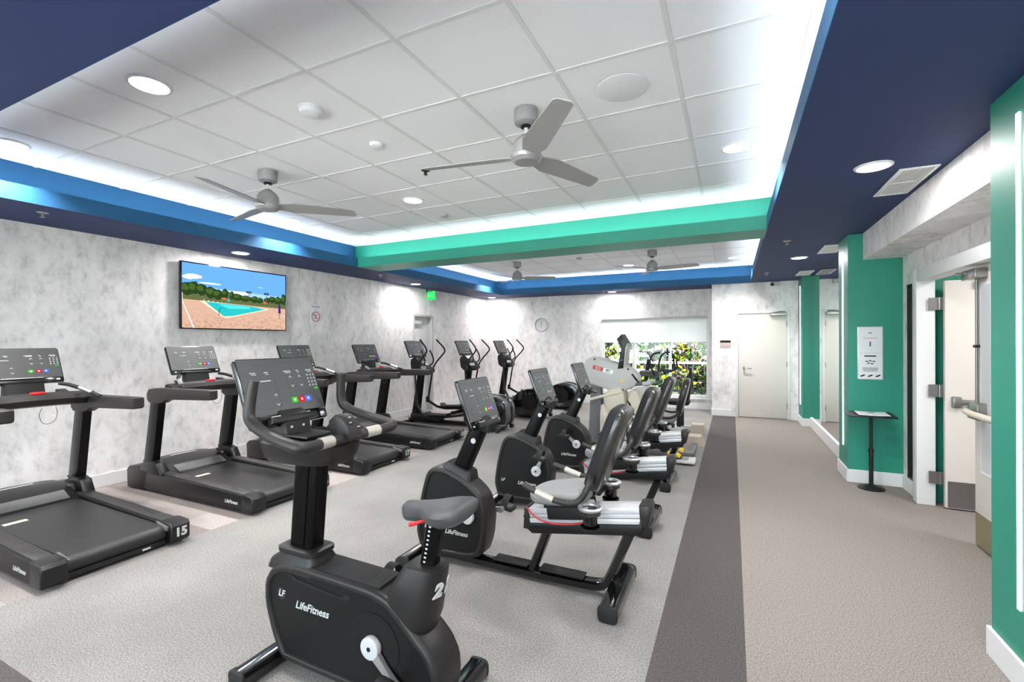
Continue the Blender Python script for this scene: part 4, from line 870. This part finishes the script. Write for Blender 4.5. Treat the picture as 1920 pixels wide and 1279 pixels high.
# =====================  RECUMBENT BIKE  =====================
RB = [(-1.99, .21), (-1.945, .45), (-1.90, .60), (-1.84, .648), (-1.74, .648), (-1.58, .585), (-1.47, .50), (-1.425, .38), (-1.44, .20), (-1.49, .07), (-1.92, .06), (-1.96, .10)]
def recumbent(ang, O=(-1.30, 0, 0)):
    t = empty('recumbent_bike', (0, 0, 0), 'x', 'exercise bike', 'black recumbent exercise bikes')
    out = ccw(smooth_poly(RB, 2))
    g = G(); g.shell(out, .084); g.build('body_shell', t, off=O, angle=50)
    for s in (-1, 1):
        g = G(); g.prism(inset(out, .040), s*.068, s*.0735, 'panel'); pn = g.build('side_panel', t, off=O)
        g = G(); lf_badge(g, -1.895, .0737, .235, s, .024); g.build('badge', pn, off=O, smooth=False)
        g = G(); logo(g, (-1.66, s*.0745, .225), (-s, 0, 0) if s > 0 else (1, 0, 0), (0, 0, 1), .042); g.build('brand_lettering', pn, off=O, smooth=False)
    g = G(); ring = lambda x0, x1, w, z0, z1: [(x0+.015, -w, z0), (x1-.015, -w, z1), (x1, -w+.015, z1), (x1, w-.015, z1), (x1-.015, w, z1), (x0+.015, w, z0), (x0, w-.015, z0), (x0, -w+.015, z0)]
    g.loft([ring(-1.79, -1.56, .072, .63, .555), ring(-1.755, -1.565, .062, .680, .625), ring(-1.745, -1.57, .058, .688, .635)], 'shell'); g.build('post_collar', t, off=O)
    g = G(); pr = rrect(.105, .075, .02)
    g.loft([[(-1.665+a, b, .62-a*.45) for a, b in pr], [(-1.50+a*.95, b, .965-a*.45) for a, b in pr]], 'post'); g.cyl((-1.545, -.042, .84), (-1.545, .042, .84), .018, 'silverp'); g.build('front_post', t, off=O)
    g = G(); g.prism([(-1.56, .93), (-1.43, .90), (-1.42, .96), (-1.50, 1.02), (-1.56, 1.0)], -.05, .05, 'black', bev=.01); g.box((-1.42, .06, .925), (.10, .09, .018), 'plastic', None, .006); g.build('console_mount', t, off=O)
    console(t, .40, .335, -1.512, 0, 1.094, 20, O)
    # floor frame: base tube, rear riser, front riser
    g = G(); pf = smooth_poly([(.028, .04), (-.028, .04), (-.028, -.04), (.028, -.04)], 1)
    g.tube([(-1.90, 0, .05), (-1.2, 0, .045), (-.80, 0, .05), (-.68, 0, .06), (-.64, 0, .13), (-.53, 0, .40)], .04, 'gloss', smooth=3, prof=pf, up=(0, 0, 1)); g.build('main_frame', t, off=O)
    g = G(); g.tube([(-1.135, 0, .07), (-1.03, 0, .34)], .03, 'gloss', smooth=0, prof=pf, up=(1, 0, 0)); g.build('front_riser', t, off=O)
    g = G(); g.b2((-1.40, -.045, .085), (-1.16, .045, .094), 'rubber', .002); g.b2((-1.08, -.045, .085), (-.80, .045, .094), 'rubber', .002); g.build('step_pad', t, off=O)
    stabilizer(t, -1.955, .045, .26, O, 'front_stabilizer', True); stabilizer(t, -.60, .048, .27, O, 'rear_stabilizer', w=.052)
    g = G(); g.b2((-.68, -.035, .05), (-.60, .035, .085), 'silverp', .008); g.build('stabilizer_bracket', t, off=O)
    # inclined rail: angle about 8 degrees
    a = math.radians(8.5); RT = Matrix.Translation((-.80, 0, .455)) @ Matrix.Rotation(-a, 4, 'Y')
    def loc(g, name, par=t, **k): g.bm.transform(RT); return g.build(name, par, off=O, **k)
    g = G(); g.prism([(-.375, .02), (-.355, -.065), (-.33, -.09), (.335, -.09), (.375, -.03), (.40, .05), (.36, .05), (.33, -.03), (-.345, -.03), (-.35, .02)], -.075, .075, 'plastic', bev=.008); loc(g, 'rail_tray')
    g = G()
    for z0, z1, w in ((-.028, .0, .066), (.004, .026, .060), (.030, .062, .066)): g.b2((-.345, -w, z0), (.345, w, z1), 'silverp', .001)
    loc(g, 'seat_rail')
    g = G()
    g.prism([(-.385, -.06), (-.36, .065), (-.335, .07), (-.335, -.07)], -.076, .076, 'shell', bev=.01); loc(g, 'end_cap')
    g = G(); g.prism([(.335, -.05), (.345, .075), (.40, .075), (.41, .05), (.375, -.05)], -.076, .076, 'shell', bev=.01); loc(g, 'end_cap')
    # carriage, cushion, backrest
    g = G(); g.b2((-.21, -.085, -.005), (.06, .085, .105), 'black', .012); g.b2((-.19, -.16, .09), (.03, .16, .115), 'plastic', .008); loc(g, 'seat_carriage')
    g = G(); g.tube([(-.33, -.09, .075), (-.29, -.092, .015), (-.20, -.094, -.022), (-.05, -.094, -.025), (.03, -.09, -.01)], .005, 'red', smooth=2, seg=8); loc(g, 'adjustment_lever')
    g = G(); cu = smooth_poly([(-.30, .08), (-.31, -.08), (-.24, -.16), (-.02, -.195), (.06, -.18), (.08, 0), (.06, .18), (-.02, .195), (-.24, .16)], 2)
    k_ = lambda s_, z: [(-.11+(x+.11)*s_, y*s_, z+.02*max(0, (x+.05))*0) for x, y in cu]
    g.loft([k_(.93, .112), k_(1.0, .125), k_(1.0, .155), k_(.97, .170), k_(.88, .178), k_(.5, .180)], 'cushion'); loc(g, 'seat_cushion', angle=60)
    BT = Matrix.Translation((-.735, 0, .64)) @ Matrix.Rotation(math.radians(20), 4, 'Y')
    g = G(); bp = smooth_poly([(-.11, 0), (.11, 0), (.148, .06), (.158, .25), (.158, .46), (.13, .505), (-.13, .505), (-.158, .46), (-.158, .25), (-.148, .06)], 1)
    k_ = lambda s_, x: [(x, y*s_, .25+(z-.25)*s_) for y, z in bp]
    g.loft([k_(.84, -.052), k_(.95, -.046), k_(1.0, -.028), k_(1.0, .0)], 'mesh'); g.bm.transform(BT); bk = g.build('backrest', t, off=O, angle=60)
    g = G(); g.loft([k_(1.01, -.002), k_(1.02, .012), k_(1.0, .032), k_(.93, .044), k_(.80, .047)], 'backshell'); g.bm.transform(BT); g.build('back_shell', bk, off=O, angle=60)
    g = G(); g.tube([(-.80, 0, .555), (-.72, 0, .62), (-.66, 0, .78)], .02, 'frame', smooth=1); g.build('backrest_bracket', t, off=O)
    for s in (-1, 1):
        g = G(); y = s*.25
        g.tube([(-.72, s*.13, .735), (-.70, y, .72), (-.74, y+s*.005, .635), (-.80, y+s*.008, .600), (-.92, y+s*.008, .612), (-1.02, y+s*.005, .645), (-1.09, y, .668)], .017, 'grip', smooth=3, seg=14); hd_ = g.build('seat_handle', t, off=O)
        g = G(); g.tube([(-.905, y+s*.008, .610), (-1.01, y+s*.0055, .642)], .020, 'sensor', smooth=0, seg=14); g.build('pulse_sensor', hd_, off=O)
        g = G(); g.tube([(-.83, y, .60), (-.80, s*.14, .56), (-.80, s*.06, .54)], .014, 'frame', smooth=2); g.build('handle_bracket', t, off=O)
        g = G(); cx, cy, cz = -.70, s*.235, .590+(.012 if s > 0 else 0)
        g.lathe([(.052, -.10), (.050, -.115), (0, -.115)], (cx, cy, cz), 'black', seg=28); g.lathe([(.040, -.045), (.040, -.115), (.035, -.118), (.035, -.045)], (cx, cy, cz), 'gloss', seg=28) if False else None
        g.lathe([(.040, -.03), (.039, -.112), (.034, -.120), (0, -.120)], (cx, cy, cz), 'gloss', seg=28); g.lathe([(.058, .0), (.058, -.032), (.042, -.042), (.036, -.03), (.046, -.01), (.046, .0)], (cx, cy, cz), 'backshell', seg=28); cup = g.build('cup_holder', t, off=O)
        g = G(); g.lathe([(.043, -.004), (.045, .008), (.058, .010), (.067, .003), (.064, -.008)], (cx, cy, cz), 'silver', seg=32); g.build('rim', cup, off=O)
        g = G(); g.box((-.745, s*.14, .57), (.05, .16, .02), 'silverp' if s < 0 else 'frame', None, .006); g.build('cup_bracket', t, off=O)
    crankset(t, -1.560, .352, .076, ang, O, .25)
    return t
RBL = ['black recumbent exercise bike nearest the camera, directly behind the upright bike', 'second black recumbent exercise bike from the camera, in the middle of its row', 'black recumbent exercise bike farthest from the camera, in front of the grey stepper']
for y, an, l in zip((2.69, 3.86, 5.03), (185, 65, 140), RBL): relabel(recumbent(an), (-1.30, y, 0), l)
# =====================  ELLIPTICALS  =====================
def elliptical():
    O = (-4.4, 0, 0); t = empty('elliptical_trainer', (0, 0, 0), 'x', 'elliptical trainer', 'black elliptical trainers by the left wall')
    g = G(); g.b2((-5.42, -.05, .02), (-3.45, .05, .09), 'frame', .01); g.b2((-5.42, -.32, .0), (-5.34, .32, .06), 'frame', .012); g.b2((-3.62, -.30, .0), (-3.54, .30, .05), 'frame', .012); g.b2((-5.35, -.09, .05), (-4.7, .09, .19), 'plastic', .03); g.build('base_frame', t, off=O)
    g = G(); pr = rrect(.15, .12, .03)
    g.loft([[(-5.29+a, b, .08) for a, b in pr], [(-5.24+a*.9, b*.9, .40) for a, b in pr], [(-5.15+a*.8, b*.8, .96) for a, b in pr]], 'post'); g.build('column', t, off=O)
    g = G(); g.prism(smooth_poly([(-5.30, .90), (-5.0, .88), (-4.96, .98), (-5.06, 1.10), (-5.22, 1.22), (-5.34, 1.16)], 1), -.11, .11, 'plastic', bev=.02)
    g.cyl((-5.10, -.24, .96), (-5.10, .24, .96), .032, 'frame'); g.lathe([(.0, .0), (.045, 0), (.05, .03), (.04, .05), (0, .05)], (-5.02, -.12, 1.0), 'silverp'); g.build('head', t, off=O)
    console(t, .50, .33, -5.28, 0, 1.36, 24, O, 'tm')
    g = G()
    for s in (-1, 1): g.tube([(-5.08, s*.06, 1.04), (-4.99, s*.12, 1.08), (-4.98, s*.14, 1.18), (-5.06, s*.13, 1.33)], .014, 'rubber', smooth=2)
    g.build('fixed_handle', t, off=O)
    wh = ccw(smooth_poly([(-4.15, .12), (-4.12, .32), (-3.95, .52), (-3.70, .60), (-3.48, .56), (-3.36, .45), (-3.34, .20), (-3.40, .06), (-4.05, .05)], 2))
    for s in (-1, 1):
        g = G(); g.tube([(-5.10, s*.25, .95), (-5.04, s*.27, 1.08), (-4.95, s*.28, 1.18), (-4.83, s*.29, 1.30), (-4.84, s*.28, 1.37), (-5.0, s*.25, 1.53)], .015, 'rubber', smooth=2); g.cyl((-5.10, s*.20, .95), (-5.10, s*.29, .95), .045, 'plastic', bev=.008)
        dx = .0 if s > 0 else .14
        g.tube([(-5.10, s*.27, .96), (-5.20+dx, s*.27, .42)], .017, 'frame', smooth=0); g.box((-5.21+dx, s*.27, .40), (.055, .06, .11), 'plastic', None, .01); g.build('swing_arm', t, off=O)
        zo = 0 if s > 0 else -.10
        g = G(); g.tube([(-5.19+dx, s*.27, .37), (-4.93, s*.25, .25+zo), (-4.45, s*.22, .28+zo), (-3.85, s*.15, .34+zo*.3)], .024, 'frame', smooth=1); g.build('pedal_arm', t, off=O)
        g = G(); g.prism([(-4.83, .29+zo), (-4.42, .31+zo), (-4.40, .36+zo), (-4.44, .34+zo), (-4.80, .32+zo), (-4.86, .36+zo)], s*.22-.075, s*.22+.075, 'rubber', bev=.008); g.build('foot_pedal', t, off=O)
        g = G(); g.prism(wh, s*.20, s*.075, 'gloss', bev=.02, seg=3); g.lathe([(0, .0), (.15, 0), (.155, .006), (0, .006)], (-3.72, s*.20, .32), 'panel', axis='y' if s < 0 else 'z', mtx=None if s < 0 else Matrix.Rotation(-math.pi/2, 4, 'X'), seg=40); g.build('drive_housing', t, off=O)
    g = G(); g.prism(inset(wh, .02), -.08, .08, 'mgrey', bev=.01); g.build('housing_band', t, off=O)
    g = G(); g.cyl((-3.45, -.30, .035), (-3.45, -.24, .035), .035, 'rubber'); g.cyl((-3.45, .24, .035), (-3.45, .30, .035), .035, 'rubber'); g.build('roller', t, off=O)
    return t
ell = elliptical(); els = [ell, copy_tree(ell), copy_tree(ell)]
for o, y, x, l in zip(els, (6.97, 8.35, 9.72), (-4.4, -4.20, -4.02), ('black elliptical trainer nearest the treadmills, in front of the recessed door', 'black elliptical trainer in the middle of the three', 'black elliptical trainer closest to the far left corner of the room')): relabel(o, (x, y, 0), l)
# =====================  GREY TOTAL BODY STEPPER  =====================
def stepper():
    t = empty('seated_stepper', (-1.1, 6.30, 0), 'large grey and cream seated stepper with a red and grey label on its arm housing', 'exercise machine'); O = (-1.1, 0, 0)
    hs = ccw(smooth_poly([(-1.87, 1.00), (-1.865, 1.14), (-1.82, 1.235), (-1.74, 1.275), (-1.62, 1.268), (-1.42, 1.205), (-1.24, 1.150), (-1.14, 1.075), (-1.095, .985), (-1.13, .905), (-1.24, .845), (-1.335, .80), (-1.42, .815), (-1.73, .895), (-1.82, .93)], 1))
    g = G(); g.prism(hs, -.12, .12, 'lgrey', bev=.03, seg=3)
    for x, z in ((-1.69, 1.245), (-1.24, 1.12), (-1.31, .845)): g.cyl((x, -.125, z), (x, -.118, z), .013, 'black', seg=12)
    h = g.build('arm_housing', t, off=O)
    d = Vector((.40, 0, -.10)).normalized(); up = Vector((.10, 0, .40)).normalized()
    g = G(); g.box((-1.645, -.1215, 1.125), (.145, .003, .055), 'red', (0, math.radians(14), 0)); g.box((-1.51, -.1215, 1.091), (.14, .003, .055), 'silverp', (0, math.radians(14), 0))
    g.text('SCI', facing((-1.645, -.1235, 1.123), d, up), .05, 'mark', bold=.002); g.text('FIT', facing((-1.51, -.1235, 1.090), d, up), .05, 'mgrey', bold=.002); g.build('brand_label', h, off=O, smooth=False)
    g = G(); g.box((-1.16, -.118, 1.02), (.10, .02, .022), 'black', (0, .9, 0)); g.box((-1.13, -.118, .98), (.10, .02, .022), 'black', (0, .9, 0)); g.box((-1.33, -.1215, .96), (.03, .003, .03), 'yellow'); g.build('vent_slot', h, off=O)
    g = G(); g.loft([[(-1.80, -.09, .0), (-1.56, -.09, .0), (-1.56, .09, .0), (-1.80, .09, .0)], [(-1.78, -.07, .45), (-1.60, -.07, .45), (-1.60, .07, .45), (-1.78, .07, .45)], [(-1.76, -.06, .98), (-1.64, -.06, .98), (-1.64, .06, .98), (-1.76, .06, .98)]], 'mgrey'); g.build('front_column', t, off=O)
    g = G(); g.prism(smooth_poly([(-1.58, .75), (-1.50, .84), (-1.30, .88), (-1.26, .60), (-1.35, .45), (-1.50, .48)], 1), -.16, .12, 'cream', bev=.03); g.prism(smooth_poly([(-1.22, .85), (-1.10, .83), (-.98, .30), (-1.0, .10), (-1.35, .10), (-1.30, .42)], 1), -.14, .14, 'cream', bev=.03)
    g.prism(smooth_poly([(-1.62, .62), (-1.55, .66), (-1.44, .40), (-1.30, .16), (-1.62, .10)], 1), -.15, .15, 'cream', bev=.03); g.build('drive_body', t, off=O)
    g = G(); g.b2((-1.9, -.06, .0), (-.45, .06, .08), 'mgrey', .015); g.build('base_beam', t, off=O)
    for s in (-1, 1):
        g = G(); g.tube([(-1.74, s*.14, .70), (-1.62, s*.15, .74), (-1.46, s*.15, .78), (-1.32, s*.14, .81)], .022, 'cream', smooth=2); g.tube([(-1.14, s*.13, .92), (-1.04, s*.16, .935)], .020, 'mgrey', smooth=0); g.tube([(-1.04, s*.16, .935), (-.94, s*.19, .95)], .026, 'lgrey', smooth=0); g.build('arm_lever', t, off=O)
        g = G(); g.box((-1.22, s*.19, .42), (.03, .12, .26), 'black', (0, .5, 0), .01); g.tube([(-1.24, s*.12, .70), (-1.18, s*.18, .60), (-1.14, s*.19, .45)], .014, 'black'); g.build('foot_plate', t, off=O)
    g = G(); g.prism([(-1.38, 1.12), (-1.33, 1.40), (-1.39, 1.52), (-1.325, 1.585), (-1.25, 1.46), (-1.275, 1.40), (-1.30, 1.13)], -.13, .13, 'plastic', bev=.012); g.prism([(-1.30, 1.14), (-1.275, 1.40), (-1.25, 1.46), (-1.235, 1.45), (-1.262, 1.39), (-1.285, 1.14)], -.135, .135, 'lgrey', bev=.004); g.box((-1.335, -.132, 1.24), (.06, .002, .02), 'markd'); g.build('console', t, off=O)
    g = G(); k_ = lambda s_, x: [(x, y*s_, .26+(z-.26)*s_) for y, z in smooth_poly([(-.10, 0), (.10, 0), (.18, .16), (.19, .36), (.12, .50), (-.12, .50), (-.19, .36), (-.18, .16)], 2)]
    g.loft([k_(.8, -.05), k_(.95, -.04), k_(1, -.01), k_(1, .01), k_(.95, .025), k_(.8, .03)], 'backshell'); g.bm.transform(Matrix.Translation((-.62, 0, .53)) @ Matrix.Rotation(math.radians(14), 4, 'Y')); g.build('backrest', t, off=O, angle=60)
    g = G(); g.loft([[(-.82+(x)*s_, y*s_, z) for x, y in rrect(.34, .38, .09)] for s_, z in ((.92, .46), (1, .475), (1, .51), (.92, .525))], 'cushion'); g.build('seat_cushion', t, off=O)
    g = G(); g.cyl((-.80, 0, .06), (-.80, 0, .46), .07, 'black'); g.cyl((-.80, 0, .38), (-.80, 0, .42), .13, 'black'); g.sph((-.72, -.14, .40), .03, 'silverp'); g.build('seat_pedestal', t, off=O)
    g = G(); g.tube([(-.62, -.16, .62), (-.60, -.24, .58), (-.72, -.27, .52), (-.90, -.27, .56)], .016, 'black'); g.tube([(-.62, .16, .62), (-.60, .24, .58), (-.72, .27, .52), (-.90, .27, .56)], .016, 'black'); g.build('armrest', t, off=O)
    g = G(); g.b2((-.65, -.42, .02), (-.40, -.16, .055), 'lgrey', .014); g.b2((-.62, -.39, .055), (-.48, -.19, .058), 'silver'); g.build('rear_platform', t, off=O)
    g = G()
    for x, y, z in ((-.70, -.30, .10), (-.60, -.33, .10), (-.58, -.16, .13)): g.box((x, y, z), (.06, .05, .05), 'yellow', (0, .4, .3), .012)
    g.b2((-.70, -.34, .02), (-.56, -.14, .08), 'black', .01); g.build('adjustment_knob', t, off=O)
    g = G()
    for y in (.86,): g.loft([[(-.60, y-.16, 0), (-.36, y-.16, 0), (-.36, y+.16, 0), (-.60, y+.16, 0)], [(-.57, y-.12, .13), (-.40, y-.12, .13), (-.40, y+.12, .13), (-.57, y+.12, .13)]], 'beige')
    g.b2((-.52, .05, .01), (-.44, .75, .05), 'mgrey', .01); g.build('stabilizer_foot', t, off=O)
stepper()
# =====================  RECUMBENT BIKE WITH ARM CRANK, FARTHER BACK  =====================
def arm_trainer():
    t = empty('arm_crank_trainer', (-1.0, 8.15, 0), 'white and black arm-crank trainer with a high dark seat, standing close to the window', 'exercise machine'); O = (-1.0, 0, 0)
    g = G(); g.b2((-1.75, -.07, 0), (-.42, .07, .07), 'white', .015); g.b2((-1.75, -.28, 0), (-1.66, .28, .06), 'white', .015); g.b2((-.78, -.06, .07), (-.50, .06, .09), 'silver', .01); g.build('base_frame', t, off=O)
    g = G(); g.loft([[(-.62, -.16, 0), (-.38, -.16, 0), (-.38, .16, 0), (-.62, .16, 0)], [(-.60, -.12, .13), (-.42, -.12, .13), (-.42, .12, .13), (-.60, .12, .13)]], 'beige'); g.build('stabilizer_foot', t, off=O)
    g = G(); g.prism(smooth_poly([(-1.72, .06), (-1.66, .60), (-1.45, .74), (-1.15, .70), (-1.05, .52), (-1.12, .06)], 2), -.13, .13, 'white', bev=.03); g.prism(smooth_poly([(-1.60, .20), (-1.56, .52), (-1.30, .56), (-1.20, .20)], 1), -.138, -.12, 'black', bev=.006); g.build('drive_housing', t, off=O)
    g = G(); g.tube([(-1.35, 0, .65), (-1.32, 0, .95), (-1.28, 0, 1.18)], .035, 'black', smooth=1); g.b2((-1.42, -.15, .90), (-1.10, .15, .99), 'mgrey', .02); g.build('mast', t, off=O)
    g = G()
    for s in (-1, 1): g.tube([(-1.18, s*.12, .93), (-1.16, s*.20, .93), (-1.20+s*.05, s*.22, 1.12), (-1.14+s*.05, s*.22, 1.28), (-1.02+s*.05, s*.24, 1.30)], .016, 'black', smooth=1); g.tube([(-1.12, s*.16, 1.0), (-.92, s*.2, .98), (-.84, s*.2, 1.02), (-.86, s*.2, 1.16)], .014, 'black', smooth=1)
    g.build('arm_crank', t, off=O)
    g = G(); g.prism(rrect(.34, .20, .03), -.012, .012, 'screen', 'x', .004); g.bm.transform(Matrix.Translation((-1.24, 0, 1.23)) @ Matrix.Rotation(-.5, 4, 'Y')); g.build('console', t, off=O)
    k_ = lambda s_, x: [(x, y*s_, .23+(z-.23)*s_) for y, z in smooth_poly([(-.14, 0), (.14, 0), (.19, .16), (.18, .36), (.12, .46), (-.12, .46), (-.18, .36), (-.19, .16)], 2)]
    g = G(); g.loft([k_(.85, -.05), k_(1, -.03), k_(1, .02), k_(.9, .035)], 'mesh'); g.bm.transform(Matrix.Translation((-.68, 0, .50)) @ Matrix.Rotation(math.radians(9), 4, 'Y')); g.build('backrest', t, off=O, angle=60)
    g = G(); g.loft([[(-.80+x*s_, y*s_, z) for x, y in rrect(.34, .38, .09)] for s_, z in ((.92, .44), (1, .46), (1, .50), (.92, .515))], 'mesh'); g.build('seat_cushion', t, off=O)
    g = G(); g.tube([(-.53, -.09, 1.06), (-.50, 0, 1.10), (-.53, .09, 1.06)], .02, 'black'); g.prism(rrect(.16, .06, .028), -.01, .01, 'lgrey', 'x'); g.bm.transform(Matrix.Translation((0, 0, 0))); 
    g2 = G(); g2.prism(rrect(.26, .12, .05), -.02, .02, 'black', 'x', .008); g2.prism(rrect(.15, .05, .024), -.026, .026, 'lgrey', 'x'); g2.bm.transform(Matrix.Translation((-.61, 0, 1.0))); g.bm.free(); g2.build('headrest', t, off=O)
    g = G(); g.cyl((-.78, 0, .06), (-.78, 0, .45), .06, 'black'); g.build('seat_pedestal', t, off=O)
arm_trainer()
